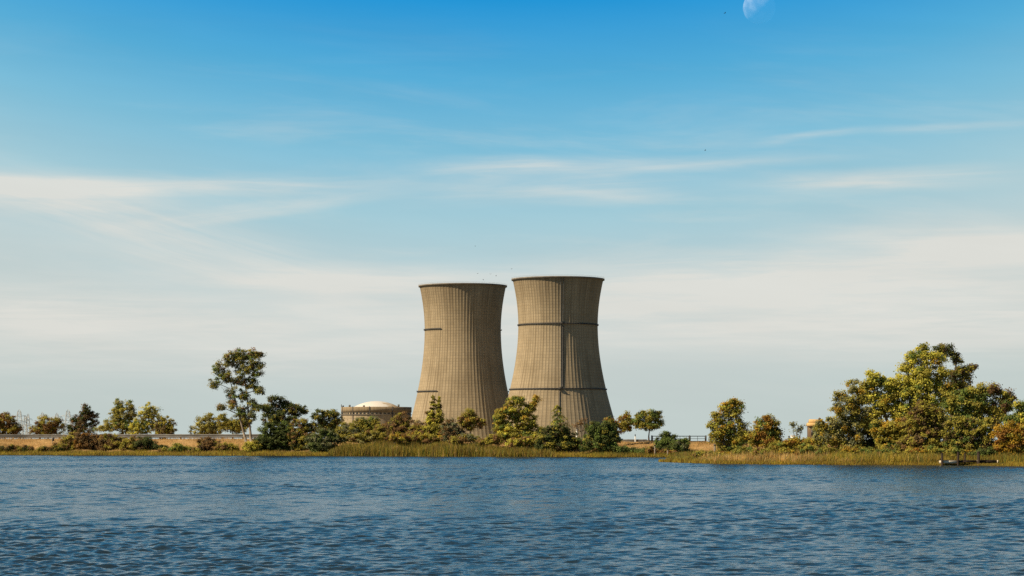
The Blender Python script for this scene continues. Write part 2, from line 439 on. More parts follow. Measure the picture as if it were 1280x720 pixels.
def tree(name, label, d, blobs, pal, trunks, seed, cat='tree', group=None, r=.16, bark=None, leaf=.15, clump=.42, dens=1.0, nl=40, twigs=3, part='crown', stemname='trunk'):
    rng = np.random.default_rng(seed); m = d / FPX
    bx = (trunks[0][0][0] - 640) * m; root = Vector((bx, d, gz(bx, d)))
    e = empty(name, root, label, cat, group)
    V, C, cents = crown_arrays(blobs, d, pal, rng, leaf, clump, dens, nl)
    V[:, 2] = np.maximum(V[:, 2], ground(V[:, 0], V[:, 1]) + .02)
    quads_mesh(part, V, np.arange(len(V), dtype=np.int32).reshape(-1, 4), FOL, e, col=C, origin=root)
    mb = MB(); paths = []
    for tr in trunks:
        P = [pt(x, y, d) for (x, y) in tr]
        P[0].z = gz(P[0].x, d) - .15
        for k in range(1, len(P) - 1): P[k].y += rng.uniform(-.2, .2)
        rr = [r * (1.25 if k == 0 else 1 - .8 * k / (len(P) - 1)) for k in range(len(P))]
        mb.tube(P, rr, 6); paths.append((P, rr))
    for c, cp in cents:
        best = None
        for P, rr in paths:
            for k in range(len(P) - 1):
                for t in (0, .33, .66, 1):
                    q = P[k].lerp(P[k + 1], t)
                    dist = (q - Vector(c)).length + (2.5 if q.z > c[2] - .2 else 0) + (1.5 if (k == 0 and t < .5) else 0)
                    if best is None or dist < best[0]: best = (dist, q, rr[k] + (rr[k + 1] - rr[k]) * t)
        _, q, r0 = best
        limb(mb, q, c, min(r0 * .75, r * .5), .025, rng)
        for j in rng.choice(len(cp), min(twigs, len(cp)), replace=False):
            limb(mb, c, cp[j], .03, .012, rng, seg=3)
    mb.build(stemname, bark or BARK, e, origin=root)
    return e

def shrub(label, d, blobs, pal, seed, group=None, leaf=.13, clump=.36, dens=1.05, nl=38, name='shrub'):
    cx = sum(b[0] for b in blobs) / len(blobs)
    trunks = [[(cx, blobs[0][1] + 12), (cx + k * 2.2, blobs[0][1] + 2)] for k in (-2.5, 0, 2.5)]
    return tree(name, label, d, blobs, pal, trunks, seed, 'shrub', group, r=.05, leaf=leaf, clump=clump, dens=dens, nl=nl, twigs=2, part='foliage', stemname='stem')

def conifer(name, label, d, leaders, base, halfw, pal, seed, droop=.1, whorls=11, leaf=.13, nl=26, rise=.35, extra=None):
    rng = np.random.default_rng(seed); m = d / FPX
    bx = (base[0] - 640) * m; root = Vector((bx, d, gz(bx, d))); e = empty(name, root, label, 'tree')
    mb = MB(); Vs = []; Cs = []
    for (lx, ly, scale) in leaders:
        top = pt(lx, ly, d); b = pt(base[0], base[1], d); b.z = root.z - .1
        mid = Vector((top.x * .85 + b.x * .15, d, b.z + .3 * (top.z - b.z)))
        mb.tube([b, mid, top], [.13, .10, .015], 6)
        for w in range(whorls):
            t = (w + .4) / whorls; tt = t ** .9
            z0 = top.z + (mid.z - .3 - top.z) * tt
            cx = top.x + (mid.x - top.x) * tt
            for j in range(5):
                ang = rng.uniform(0, 2 * PI); z = z0 + rng.uniform(-.5, .5) * (top.z - mid.z) / whorls * 1.3; L = scale * halfw * m * (.12 + .88 * tt) * rng.uniform(.55, 1.15)
                st = Vector((cx, d, z)); dr = Vector((math.cos(ang), math.sin(ang), 0))
                P = []
                for i in range(5):
                    f = i / 4; P.append(st + dr * L * f + Vector((0, 0, L * (rise * f - (rise + droop) * f * f))))
                mb.tube(P, [.035, .028, .022, .016, .008], 4)
                n = max(8, int(nl * (1 + L * 1.3)))
                f = rng.uniform(.12, 1.05, n); i0 = np.clip((f * 4).astype(int), 0, 3); PP = np.array([tuple(p) for p in P])
                pos = PP[i0] + (PP[i0 + 1] - PP[i0]) * (f * 4 - i0)[:, None] + rng.normal(size=(n, 3)) * np.array([.12, .12, .09]) * (.6 + L * .35)
                V, _ = leaf_quads(pos, np.tile(np.array(dr), (n, 1)), leaf, rng, .35)
                col = pick(pal, 1, rng) * rng.uniform(.75, 1.25)
                Vs.append(V); Cs.append(np.repeat(col * rng.uniform(.75, 1.25, (n, 1)), 4, 0))
    if extra:
        V, C, _ = crown_arrays(extra, d, pal, rng, leaf, .36, 1.0, 38); Vs.append(V); Cs.append(C)
    V = np.concatenate(Vs); C = np.concatenate(Cs)
    quads_mesh('crown', V, np.arange(len(V), dtype=np.int32).reshape(-1, 4), FOL, e, col=C, origin=root)
    mb.build('trunk', BARK, e, origin=root)
    return e

# ------------------------------------------------------------------ trees beyond the road, left
G_ROAD = 'trees beyond the guardrail'
def beyond(px): return on_bank(px, 62)
tree('maple_tree', 'bushy olive brown tree cut by the left edge behind the guardrail', beyond(5), [(5, 534, 15, 10), (9, 524, 8, 7), (-7, 531, 11, 11), (19, 537, 7, 8), (-18, 532, 10, 12)], [('olive', .5), ('brown', .5)], [[(6, 560), (6, 545), (8, 528)]], 101, group=G_ROAD)
tree('round_tree', 'low rounded brownish tree between two groups of pylons', beyond(60), [(60, 528, 12, 8), (47, 536, 10, 7), (71, 534, 9, 8), (58, 538, 12, 6)], [('olive', .45), ('brown', .35), ('pale', .2)], [[(60, 562), (60, 545), (60, 532)]], 102, group=G_ROAD, dens=.8)
tree('oak_tree', 'ragged dark brown tree standing right of the pylons', beyond(103), [(107, 512, 6, 6), (98, 527, 9, 6), (113, 519, 8, 5), (103, 536, 12, 7), (117, 529, 6, 3), (105, 522, 7, 6), (92, 537, 6, 7)], [('umber', .5), ('dark', .3), ('brown', .2)], [[(103, 562), (103, 545), (105, 528), (107, 512)]], 103, group=G_ROAD, dens=.85)
tree('poplar_tree', 'tall light olive tree with two pointed tops behind the brown hedge', beyond(150), [(147, 507, 6, 7), (163, 507, 5, 7), (143, 517, 6, 6), (154, 519, 10, 8), (165, 517, 5, 6), (144, 531, 13, 6), (158, 533, 12, 9), (130, 536, 9, 2.5)], [('olive', .4), ('pale', .4), ('green', .2)], [[(155, 562), (154, 540), (150, 520), (147, 506)], [(156, 560), (158, 535), (162, 512)]], 104, group=G_ROAD, dens=.8)
tree('young_ash_tree', 'bright yellow green airy tree beside the two-topped olive tree', beyond(185), [(187, 511, 9, 6), (181, 519, 6, 5), (193, 521, 7, 7), (176, 532, 10, 8), (185, 532, 8, 8), (171, 540, 10, 8)], [('yellow', .55), ('pale', .3), ('green', .15)], [[(184, 562), (184, 542), (186, 514)]], 105, group=G_ROAD, dens=.75)
tree('small_oak_tree', 'small dense dark olive tree right of the yellow green tree', beyond(207), [(206, 531, 10, 8), (213, 537, 6, 6), (199, 537, 6, 7), (206, 540, 10, 6)], [('olive', .6), ('umber', .4)], [[(207, 562), (207, 545), (207, 533)]], 106, group=G_ROAD)
tree('wide_oak_tree', 'pale olive tree with one bare side twig left of the tall gum tree', beyond(260), [(258, 529, 10, 8), (264, 521, 5, 4), (252, 537, 9, 7), (271, 535, 8, 7), (262, 538, 10, 7)], [('olive', .55), ('pale', .3), ('yellow', .15)], [[(260, 562), (260, 545), (261, 524)], [(259, 556), (251, 536), (242, 526)]], 107, group=G_ROAD, dens=.85)
tree('sapling', 'thin pale sapling standing alone left of the pale olive tree', on_bank(238, 60), [(238, 538, 2.5, 4)], [('grey', 1)], [[(238, 558), (238, 545), (238.5, 533)]], 108, r=.06, dens=.5, twigs=2)

# ------------------------------------------------------------------ trees on the bank, left to middle
tree('gum_tree', 'tallest tree on the left bank with two slim bare trunks', on_bank(311, 14.5),
     [(301, 445, 12, 7), (317, 446, 10, 8), (288, 450, 9, 8), (276, 461, 8, 8), (269, 480, 5, 7), (283, 471, 7, 6), (321, 461, 7, 9), (306, 462, 11, 8), (296, 477, 8, 7), (313, 479, 7, 8), (326, 488, 8, 4), (290, 493, 6, 7), (305, 495, 7, 7), (277, 509, 5, 3.5), (290, 506, 5, 5), (315, 506, 5, 7), (302, 516, 7, 7), (313, 521, 5, 7)],
     [('olive', .35), ('grey', .35), ('green', .2), ('brown', .1)], [[(308, 556), (303, 535), (297, 510), (291, 488), (285, 466)], [(314, 556), (312, 530), (309, 500), (306, 475), (304, 448)]], 110, r=.2, bark=PALEBARK, dens=.98, clump=.46, twigs=5)
tree('small_oak_tree', 'leafy olive tree tucked behind the trunks of the tall gum tree', on_bank(290, 55), [(285, 530, 9, 8), (297, 533, 10, 9), (278, 524, 6, 5), (304, 528, 8, 7)], [('olive', .7), ('dark', .3)], [[(291, 560), (291, 545), (290, 530)]], 111)
tree('dark_oak_tree', 'dark ragged oak rising behind the willow bush right of the gum tree', on_bank(348, 13), [(345, 501, 8, 6), (354, 508, 9, 7), (337, 511, 8, 6), (370, 511, 10, 5), (361, 520, 12, 7), (341, 522, 11, 8), (327, 509, 6, 4), (350, 532, 13, 9), (378, 514, 5, 3)], [('dark', .65), ('umber', .2), ('olive', .15)], [[(348, 565), (348, 545), (348, 525), (346, 505)]], 112, dens=.9)
shrub('broad dark green willow bush at the foot of the ragged oak', on_bank(345, 6.5), [(338, 541, 13, 12), (351, 549, 16, 14), (330, 555, 12, 10), (358, 541, 10, 11), (344, 558, 20, 8)], [('dark', .75), ('green', .25)], 113, name='willow_bush')
shrub('low yellow green bush at the foot of the tall gum tree', on_bank(312, 4), [(312, 559, 8, 5), (320, 556, 6, 6)], [('yellow', .4), ('olive', .6)], 114)
shrub('brown green bush between the dark willow bush and the grey green bush', on_bank(378, 8), [(376, 532, 11, 8), (385, 543, 11, 11), (371, 550, 10, 11), (380, 557, 12, 8)], [('olive', .4), ('brown', .35), ('dark', .25)], 115)
tree('dark_oak_tree', 'dark olive oak at the left of the containment building', on_bank(410, 17), [(400, 521, 9, 6), (413, 518, 9, 5), (422, 525, 7, 7), (405, 532, 12, 8), (416, 537, 10, 8)], [('dark', .55), ('olive', .35), ('brown', .1)], [[(409, 562), (409, 545), (410, 522)]], 116)
shrub('grey green bush with a dark foot at the left end of the reed bed', on_bank(408, 5), [(404, 546, 13, 9), (414, 553, 12, 9), (398, 559, 11, 7), (392, 553, 8, 9)], [('grey', .4), ('dark', .4), ('green', .2)], 117)
shrub('grey green shrub below the left side of the containment building', on_bank(437, 10), [(438, 538, 12, 9), (430, 545, 10, 8), (444, 544, 10, 8)], [('grey', .5), ('olive', .5)], 118)
shrub('pointed olive shrub in front of the white dome', on_bank(456, 11), [(452, 529, 7, 7), (460, 532, 8, 8), (458, 541, 14, 9), (468, 529, 6, 7)], [('olive', .6), ('green', .25), ('grey', .15)], 119)
shrub('low brown shrub right of the pointed olive shrub', on_bank(481, 10), [(480, 538, 10, 9), (488, 544, 10, 7), (473, 545, 8, 7)], [('brown', .5), ('olive', .5)], 120)
shrub('round russet shrub below the right end of the containment building', on_bank(504, 11), [(502, 529, 11, 10), (510, 539, 12, 10), (495, 541, 10, 9)], [('brown', .55), ('olive', .35), ('umber', .1)], 121)
conifer('cypress_tree', 'feathery olive conifer with two tips before the left cooling tower', on_bank(544, 9.5), [(541, 495, 1.0), (549, 495, .7)], (545, 552), 15, [('olive', .55), ('yellow', .25), ('brown', .2)], 122, droop=.05, rise=.5, whorls=13, extra=[(543, 533, 11, 9), (552, 541, 11, 8), (535, 540, 9, 8), (540, 522, 7, 8), (548, 520, 5, 8)])
shrub('dull brown shrub left of the two-tipped conifer', on_bank(526, 9), [(523, 538, 9, 9), (530, 543, 10, 8), (517, 544, 8, 7)], [('brown', .5), ('umber', .2), ('olive', .3)], 123)
shrub('grey brown shrub right of the two-tipped conifer', on_bank(566, 9), [(562, 535, 9, 9), (570, 542, 9, 8), (560, 545, 9, 7), (577, 547, 7, 5)], [('brown', .45), ('grey', .45), ('umber', .1)], 124)
tree('young_oak_tree', 'small brown green tree on a thin trunk before the left cooling tower', on_bank(588, 13), [(588, 517, 6, 5), (581, 525, 8, 5), (595, 527, 8, 5), (586, 533, 7, 4), (601, 530, 4, 4), (590, 523, 6, 4)], [('olive', .7), ('rust', .08), ('brown', .22)], [[(588, 560), (588, 545), (589, 530), (588, 516)]], 125, r=.09, dens=.95)
shrub('low pale bush at the foot of the small thin tree', on_bank(585, 9), [(582, 547, 8, 4), (593, 549, 7, 3)], [('grey', .5), ('olive', .5)], 126)
tree('willow_tree', 'broad yellow olive willow between the two cooling towers', on_bank(648, 9),
     [(641, 501, 6, 5), (650, 502, 6, 5), (636, 511, 8, 6), (626, 519, 8, 6), (646, 517, 10, 8), (659, 513, 6, 6), (669, 501, 3.5, 5), (665, 509, 5, 4), (630, 530, 11, 8), (657, 526, 11, 8), (633, 541, 13, 9), (652, 541, 13, 9), (667, 539, 9, 9), (643, 547, 16, 6)],
     [('olive', .45), ('gold', .2), ('yellow', .2), ('green', .15)], [[(645, 562), (645, 545), (644, 520), (642, 503)], [(648, 560), (655, 535), (664, 512), (669, 499)]], 127, dens=.95)
conifer('pine_tree', 'open star shaped conifer before the right cooling tower', on_bank(697, 7), [(697, 505, 1.0)], (697, 562), 27, [('olive', .5), ('green', .3), ('yellow', .2)], 128, droop=.38, rise=.5, whorls=11, nl=16)
shrub('dark bush wrapped round the foot of the star shaped conifer', on_bank(694, 4.5), [(688, 544, 12, 9), (682, 553, 11, 9), (710, 552, 12, 10), (700, 541, 11, 8), (694, 557, 18, 7), (720, 557, 7, 6)], [('dark', .6), ('olive', .3), ('umber', .1)], 129)
tree('bare_tree', 'nearly leafless small tree beside the white post', on_bank(727, 16), [(727, 526, 6, 6), (722, 533, 5, 5), (732, 532, 5, 5)], [('umber', .5), ('brown', .5)], [[(727, 560), (727, 545), (727, 522)], [(727, 550), (721, 534), (718, 527)], [(727, 546), (733, 532), (735, 525)]], 130, r=.07, dens=.35, nl=16, twigs=8)
shrub('large round dark green bush right of the white post', on_bank(751, 4.5), [(752, 544, 16, 11), (747, 555, 19, 11), (760, 534, 9, 9), (742, 538, 9, 9), (765, 552, 9, 12)], [('dark', .5), ('green', .4), ('olive', .1)], 131)
tree('young_oak_tree', 'olive brown tree leaning out right of the big dark bush', on_bank(771, 14), [(780, 527, 6, 6), (774, 534, 8, 6), (784, 521, 4, 4), (764, 528, 7, 6), (783, 536, 5, 4)], [('olive', .65), ('rust', .12), ('brown', .23)], [[(768, 560), (770, 545), (777, 532), (783, 521)]], 132, r=.09, dens=.9)
tree('spreading_oak_tree', 'flat-topped green tree alone on the dry crest', on_bank(811, 20), [(797, 527, 8, 6), (802, 519, 6, 4), (818, 519, 9, 5), (824, 530, 7, 5), (812, 533, 8, 4), (801, 532, 7, 4), (810, 524, 6, 4)], [('olive', .5), ('green', .35), ('dark', .15)], [[(811, 556), (811, 545), (812, 535), (813, 524)]], 133, r=.13, dens=1.0)
shrub('dark green bush before the metal gate, left of a pair', on_bank(830, 6), [(832, 549, 8, 8), (826, 556, 7, 8), (838, 555, 8, 9), (829, 561, 10, 4)], [('dark', .5), ('green', .5)], 134)
shrub('greyer leaning bush before the metal gate, right of a pair', on_bank(851, 4), [(852, 554, 8, 7), (846, 561, 6, 8), (855, 562, 6, 7), (850, 567, 8, 4)], [('green', .5), ('grey', .35), ('dark', .15)], 135)

shrub('pale olive undergrowth between the two shrubs below the white dome', on_bank(470, 8), [(468, 546, 12, 6), (450, 548, 12, 5), (484, 548, 9, 5)], [('olive', .5), ('pale', .25), ('brown', .25)], 190)
shrub('olive undergrowth at the foot of the two-tipped conifer', on_bank(540, 7.5), [(518, 548, 11, 5), (533, 549, 12, 5), (550, 549, 12, 5), (497, 548, 9, 5)], [('olive', .6), ('brown', .3), ('gold', .1)], 191)
shrub('dry brown undergrowth between the small thin tree and the yellow olive willow', on_bank(608, 6), [(572, 551, 9, 4), (606, 552, 9, 3), (620, 549, 9, 6)], [('brown', .4), ('olive', .6)], 192)
shrub('yellow green undergrowth between the yellow olive willow and the dark conifer bush', on_bank(664, 5.5), [(660, 552, 10, 5), (670, 551, 9, 6), (645, 554, 12, 4)], [('yellow', .3), ('olive', .5), ('brown', .2)], 193)
# ------------------------------------------------------------------ trees on the point, right
K = dict(leaf=.12, clump=.40, nl=50)
tree('willow_tree', 'olive and gold willow standing left on the wooded point', on_point(911, 22),
     [(914, 503, 6, 5), (907, 509, 6, 5), (922, 509, 6, 7), (916, 519, 9, 7), (899, 521, 7, 5), (893, 531, 6, 6), (910, 531, 10, 8), (925, 532, 6, 7), (897, 545, 9, 9), (911, 546, 10, 9), (923, 548, 8, 9), (917, 559, 10, 8), (906, 561, 8, 8)],
     [('olive', .5), ('gold', .22), ('yellow', .13), ('green', .15)], [[(911, 575), (911, 550), (913, 525), (914, 503)], [(910, 570), (903, 545), (897, 524)]], 140, **K)
tree('willow_tree', 'smaller golden tinged willow right of the olive and gold one', on_point(957, 22),
     [(961, 524, 6, 4), (951, 529, 5, 4), (963, 534, 9, 7), (951, 539, 10, 7), (968, 543, 9, 8), (945, 549, 9, 8), (958, 551, 13, 9), (972, 553, 8, 7)],
     [('olive', .4), ('gold', .3), ('rust', .15), ('green', .15)], [[(957, 575), (957, 550), (959, 527)]], 141, **K)
shrub('dark bush in the gap between the two willows on the point', on_point(934, 60), [(933, 544, 9, 5), (940, 547, 8, 5), (928, 549, 8, 6)], [('dark', .7), ('umber', .3)], 142)
shrub('low olive thicket below the bare sapling on the point', on_point(1000, 20), [(988, 556, 12, 6), (1003, 553, 11, 6), (974, 560, 11, 6), (1012, 558, 9, 6)], [('olive', .45), ('gold', .2), ('green', .2), ('rust', .15)], 143, leaf=.115, clump=.33)
tree('bare_tree', 'leafless sapling between the white cabinet and the brown tower', on_point(997, 60), [(996, 540, 4, 4), (1000, 535, 3, 4), (991, 531, 1.2, 2.5)], [('grey', 1)], [[(996, 562), (996, 546), (998, 532)], [(996, 550), (992, 538), (991, 528)], [(996, 548), (1001, 538), (1002, 530)]], 144, r=.05, dens=.3, nl=14, twigs=3)
tree('willow_tree', 'feathery grey olive willow at the left of the big grove', on_point(1058, 22),
     [(1066, 484, 8, 7), (1050, 496, 7, 6), (1073, 498, 10, 10), (1047, 512, 7, 7), (1063, 515, 12, 11), (1037, 530, 11, 6), (1052, 533, 13, 10), (1027, 538, 9, 6), (1072, 527, 10, 10), (1036, 548, 11, 8), (1053, 551, 10, 10), (1024, 551, 8, 8), (1058, 504, 9, 9), (1046, 541, 11, 9), (1070, 546, 10, 10), (1078, 513, 8, 10), (1084, 531, 8, 9), (1062, 560, 14, 7), (1025, 536, 5, 6)],
     [('olive', .5), ('grey', .3), ('pale', .1), ('gold', .1)], [[(1062, 575), (1061, 545), (1064, 515), (1066, 486)], [(1061, 565), (1052, 540), (1040, 528)], [(1063, 568), (1072, 530), (1074, 500)]], 145, r=.15, **K)
KK = dict(leaf=.13, clump=.42, nl=50)
tree('cottonwood_tree', 'tall bright yellow green cottonwood, highest crown of the grove', on_point(1140, 30),
     [(1155, 438, 8, 6), (1141, 447, 9, 7), (1167, 449, 11, 7), (1131, 458, 6, 6), (1150, 461, 14, 10), (1176, 466, 9, 9), (1093, 473, 11, 7), (1108, 480, 9, 7), (1129, 478, 13, 9), (1150, 482, 15, 11), (1181, 486, 11, 8), (1091, 496, 11, 8), (1113, 499, 10, 9), (1134, 501, 13, 10), (1162, 502, 12, 9), (1184, 500, 8, 7), (1097, 514, 10, 8), (1118, 515, 10, 8), (1120, 489, 10, 9), (1141, 490, 12, 9), (1165, 482, 11, 9), (1152, 473, 11, 9), (1106, 506, 10, 9), (1129, 519, 12, 9), (1150, 514, 12, 9), (1084, 486, 8, 8), (1168, 515, 12, 10), (1090, 528, 10, 9)],
     [('yellow', .62), ('olive', .25), ('green', .10), ('gold', .03)], [[(1126, 575), (1128, 540), (1138, 500), (1148, 465), (1155, 438)], [(1122, 572), (1112, 535), (1100, 500), (1094, 475)], [(1130, 570), (1150, 530), (1170, 490), (1176, 465)]], 146, r=.24, dens=1.05, twigs=5, bark=PALEBARK, **KK)
tree('dark_oak_tree', 'dark brown ragged tree showing behind the right of the cottonwood', on_point(1192, 40),
     [(1184, 438, 9, 6), (1195, 449, 6, 6), (1176, 436, 6, 4), (1196, 467, 7, 7), (1208, 468, 7, 8), (1212, 460, 5, 6), (1203, 480, 9, 7), (1192, 488, 9, 9), (1206, 492, 8, 8)],
     [('umber', .4), ('olive', .3), ('dark', .3)], [[(1186, 575), (1188, 530), (1192, 490), (1195, 452), (1185, 438)], [(1190, 515), (1203, 480), (1211, 460)]], 147, r=.2, dens=.9, twigs=5, **KK)
tree('red_oak_tree', 'dense dark green tree with reddish top right of the cottonwood', on_point(1228, 32),
     [(1205, 497, 11, 9), (1224, 491, 13, 8), (1242, 488, 10, 6, [('red', .5), ('olive', .5)]), (1257, 495, 8, 8, [('red', .5), ('olive', .5)]), (1198, 513, 11, 10), (1224, 509, 15, 11), (1249, 507, 13, 11, [('red', .25), ('green', .25), ('olive', .5)]), (1262, 505, 6, 8), (1237, 521, 15, 10), (1212, 526, 13, 10), (1188, 505, 9, 12), (1192, 524, 12, 10), (1216, 502, 11, 9), (1254, 524, 10, 10)],
     [('dark', .22), ('olive', .48), ('green', .30)], [[(1228, 575), (1228, 540), (1226, 515), (1225, 495)], [(1230, 565), (1240, 530), (1250, 505)]], 148, r=.2, **KK)
tree('green_ash_tree', 'fresh green tree at the right edge above the gold bush', on_point(1280, 27), [(1274, 512, 8, 8), (1278, 523, 11, 9), (1291, 513, 13, 12), (1266, 527, 8, 7), (1293, 532, 14, 12), (1274, 538, 12, 8)], [('green', .6), ('olive', .25), ('yellow', .15)], [[(1281, 575), (1281, 545), (1282, 515)]], 149, r=.14, **K)
shrub('tall brown olive thicket in the middle of the grove front', on_point(1158, 16), [(1155, 513, 11, 10), (1145, 529, 14, 12), (1165, 530, 14, 12), (1176, 547, 14, 13), (1152, 549, 15, 14), (1165, 560, 18, 8), (1160, 540, 14, 10), (1140, 556, 12, 8), (1172, 520, 9, 8)], [('olive', .5), ('brown', .3), ('umber', .2)], 150, leaf=.115, clump=.33, nl=46)
shrub('olive brown thicket behind the dark posts of the dock', on_point(1214, 16), [(1196, 534, 12, 11), (1213, 537, 12, 11), (1234, 536, 12, 12), (1206, 553, 15, 11), (1229, 556, 12, 10), (1193, 552, 10, 11)], [('olive', .5), ('umber', .25), ('green', .25)], 151, leaf=.115, clump=.33, nl=46)
shrub('olive and orange bush at the foot of the cottonwood', on_point(1118, 17), [(1120, 534, 13, 9, [('gold', .5), ('olive', .5)]), (1108, 550, 12, 10), (1129, 550, 13, 11), (1118, 560, 16, 7), (1104, 536, 12, 10), (1132, 538, 11, 10)], [('olive', .55), ('gold', .15), ('green', .3)], 152, leaf=.115, clump=.33, nl=46)
shrub('dark hollow bush between the grey willow and the orange bush', on_point(1085, 24), [(1084, 546, 12, 10), (1092, 556, 10, 7), (1078, 557, 9, 7)], [('dark', .8), ('umber', .2)], 153, leaf=.115, clump=.33)
shrub('bright golden orange bush at the right edge by the dock', on_point(1266, 12), [(1255, 545, 11, 11), (1269, 542, 11, 12), (1263, 561, 13, 10), (1279, 556, 11, 13), (1293, 550, 13, 16), (1250, 560, 8, 8)], [('gold', .6), ('rust', .25), ('olive', .15)], 154, leaf=.115, clump=.33, nl=46)
shrub('low dark green bush just behind the right half of the dock', on_point(1234, 9), [(1233, 567, 10, 6), (1244, 568, 8, 6), (1224, 568, 8, 5)], [('green', .5), ('dark', .5)], 155, leaf=.1, clump=.3)

G_POINT = 'low scrub among the reeds of the point'
for i, (x, y, rx_, ry_) in enumerate([(880, 568, 9, 4), (902, 569, 8, 4), (931, 564, 10, 5), (952, 566, 9, 5), (986, 566, 9, 4), (1012, 563, 10, 6), (1033, 565, 10, 6), (1062, 566, 9, 5), (1088, 566, 10, 5), (1112, 567, 11, 5), (1143, 566, 11, 6), (1168, 566, 9, 6), (1196, 567, 9, 5), (1212, 568, 9, 5), (1262, 570, 11, 5)]):
    shrub('low olive scrub poking out of the reeds on the wooded point', on_point(x, 8 + 2 * (i % 3)), [(x - 4, y, rx_ * .7, ry_), (x + 4, y + .8, rx_ * .7, ry_ * .8)], [[('olive', .6), ('brown', .2), ('green', .2)], [('gold', .25), ('olive', .6), ('rust', .15)], [('green', .5), ('olive', .5)]][i % 3], 300 + i, group=G_POINT, leaf=.115, clump=.3, name='scrub_bush')

# ------------------------------------------------------------------ scrub along the left bank
shrub('olive left end of the long brown hedge below the guardrail', on_bank(86, 8), [(83, 553, 8, 7), (93, 549, 9, 7), (86, 559, 11, 4)], [('olive', .6), ('brown', .4)], 160)
shrub('rust brown middle of the long hedge below the guardrail', on_bank(112, 8), [(105, 549, 9, 7), (118, 549, 10, 7), (111, 556, 14, 6)], [('brown', .6), ('rust', .2), ('umber', .2)], 161)
shrub('brown right end of the long hedge below the guardrail', on_bank(142, 8), [(135, 550, 10, 7), (147, 552, 8, 7), (140, 558, 13, 5)], [('brown', .45), ('olive', .35), ('umber', .2)], 162)
shrub('small olive bush between the brown hedge and the blackish bush', on_bank(164, 7), [(163, 553, 7, 7), (160, 559, 8, 5)], [('olive', .7), ('brown', .3)], 163)
shrub('blackish green bush right of the long brown hedge', on_bank(186, 7), [(181, 552, 9, 6), (177, 557, 9, 6), (190, 558, 9, 5), (201, 561, 9, 3.5)], [('dark', .9), ('umber', .1)], 164)
shrub('rounded brown bush on the dry bank left of the gum tree', on_bank(260, 7), [(257, 555, 9, 6), (265, 555, 9, 7), (260, 560, 11, 4)], [('brown', .6), ('umber', .3), ('olive', .1)], 165)
shrub('low spreading olive bush touching the rounded brown bush', on_bank(283, 5), [(277, 560, 9, 4), (289, 561, 9, 4), (283, 558, 8, 3)], [('olive', .7), ('brown', .3)], 166)
shrub('small bright green bush on the dry bank above the waterline', on_bank(224, 5), [(224, 559, 6, 4), (229, 562, 7, 3), (219, 562, 6, 3)], [('green', .7), ('olive', .3)], 167)
G_LOW = 'low scrub at the foot of the left bank'
for i, (x, y, rx_, ry_) in enumerate([(2, 562, 9, 3.5), (18, 561, 8, 4), (34, 561, 7, 3.5), (57, 562, 8, 3), (69, 560, 7, 5), (206, 563, 7, 2.5), (244, 563, 7, 2.5)]):
    shrub('knee-high dull brown green scrub at the foot of the dry left bank', on_bank(x, 4.5), [(x - 3, y, rx_ * .7, ry_), (x + 3, y + .6, rx_ * .7, ry_ * .8)], [('brown', .4), ('olive', .35), ('dark', .25)], 170 + i, group=G_LOW, name='scrub_bush')
shrub('low green tuft of scrub at the foot of the slope below the lone tree', on_bank(795, 4), [(775, 562, 9, 3), (790, 564, 10, 2.5), (806, 564, 9, 2.5)], [('green', .5), ('dark', .5)], 180)
shrub('brown dry scrub around the two timber posts', on_bank(826, 2.5), [(815, 565, 7, 5), (836, 567, 11, 4), (824, 567, 7, 4)], [('brown', .5), ('rust', .3), ('olive', .2)], 181)

# ------------------------------------------------------------------ reeds and grasses (uncountable)
def blades(name, label, cat, pts, hts, width, pal, seed, lean=.18, gain=1.0):
    rng = np.random.default_rng(seed); n = len(pts)
    P = np.asarray(pts); P = np.column_stack([P, ground(P[:, 0], P[:, 1]) - .03]); h = np.asarray(hts)[:, None]
    a = rng.uniform(0, PI, n); w = width * rng.uniform(.6, 1.4, (n, 1))
    t = np.column_stack([np.cos(a), np.sin(a), np.zeros(n)])
    ln = np.column_stack([rng.normal(.05, lean, n), rng.normal(0, lean, n), np.ones(n)])
    V = np.stack([P - t * w, P + t * w, P + ln * h + t * w * .25, P + ln * h - t * w * .25], 1).reshape(-1, 3)
    col = pick(pal, n, rng) * rng.uniform(.7, 1.3, (n, 1)) * gain
    f = np.clip(.5 + .5 * np.sin(P[:, :1] * .83 + 1.7 * np.sin(P[:, :1] * .31 + P[:, 1:2] * .4)) * np.sin(P[:, 1:2] * .9 + P[:, :1] * .21), 0, 1) * .55
    col = col * (1 - f) + pick([('brown', .5), ('rust', .2), ('green', .3)], n, rng) * .75 * f      # stands of other species
    o = quads_mesh(name, V, np.arange(n * 4, dtype=np.int32).reshape(-1, 4), FOL, col=np.repeat(col, 4, 0))
    return tag(o, label, cat, kind='stuff')
def sample_bank(px0, px1, s0, s1, n, rng, power=1.0):
    px = rng.uniform(px0, px1, n); d0 = 365.0; X = (px - 640) * d0 / FPX
    for _ in range(4): X = (px - 640) * (shore(X) + 4) / FPX
    s = s0 + (s1 - s0) * rng.random(n) ** power; Y = shore(X) + s
    return np.column_stack([X, Y]), px, s
def sample_point(px0, px1, s0, s1, n, rng, power=1.0):
    px = rng.uniform(px0, px1, n); X = (px - 640) * 230 / FPX
    for _ in range(4): X = (px - 640) * (point_shore(X) + 3) / FPX
    s = s0 + (s1 - s0) * rng.random(n) ** power; Y = point_shore(X) + s
    return np.column_stack([X, Y]), px, s
def patchy(P, sc, ph):
    return .5 + .5 * np.sin(P[:, 0] * sc + ph) * np.cos(P[:, 1] * sc * 1.3 + ph * 2 + np.sin(P[:, 0] * sc * 2.7))

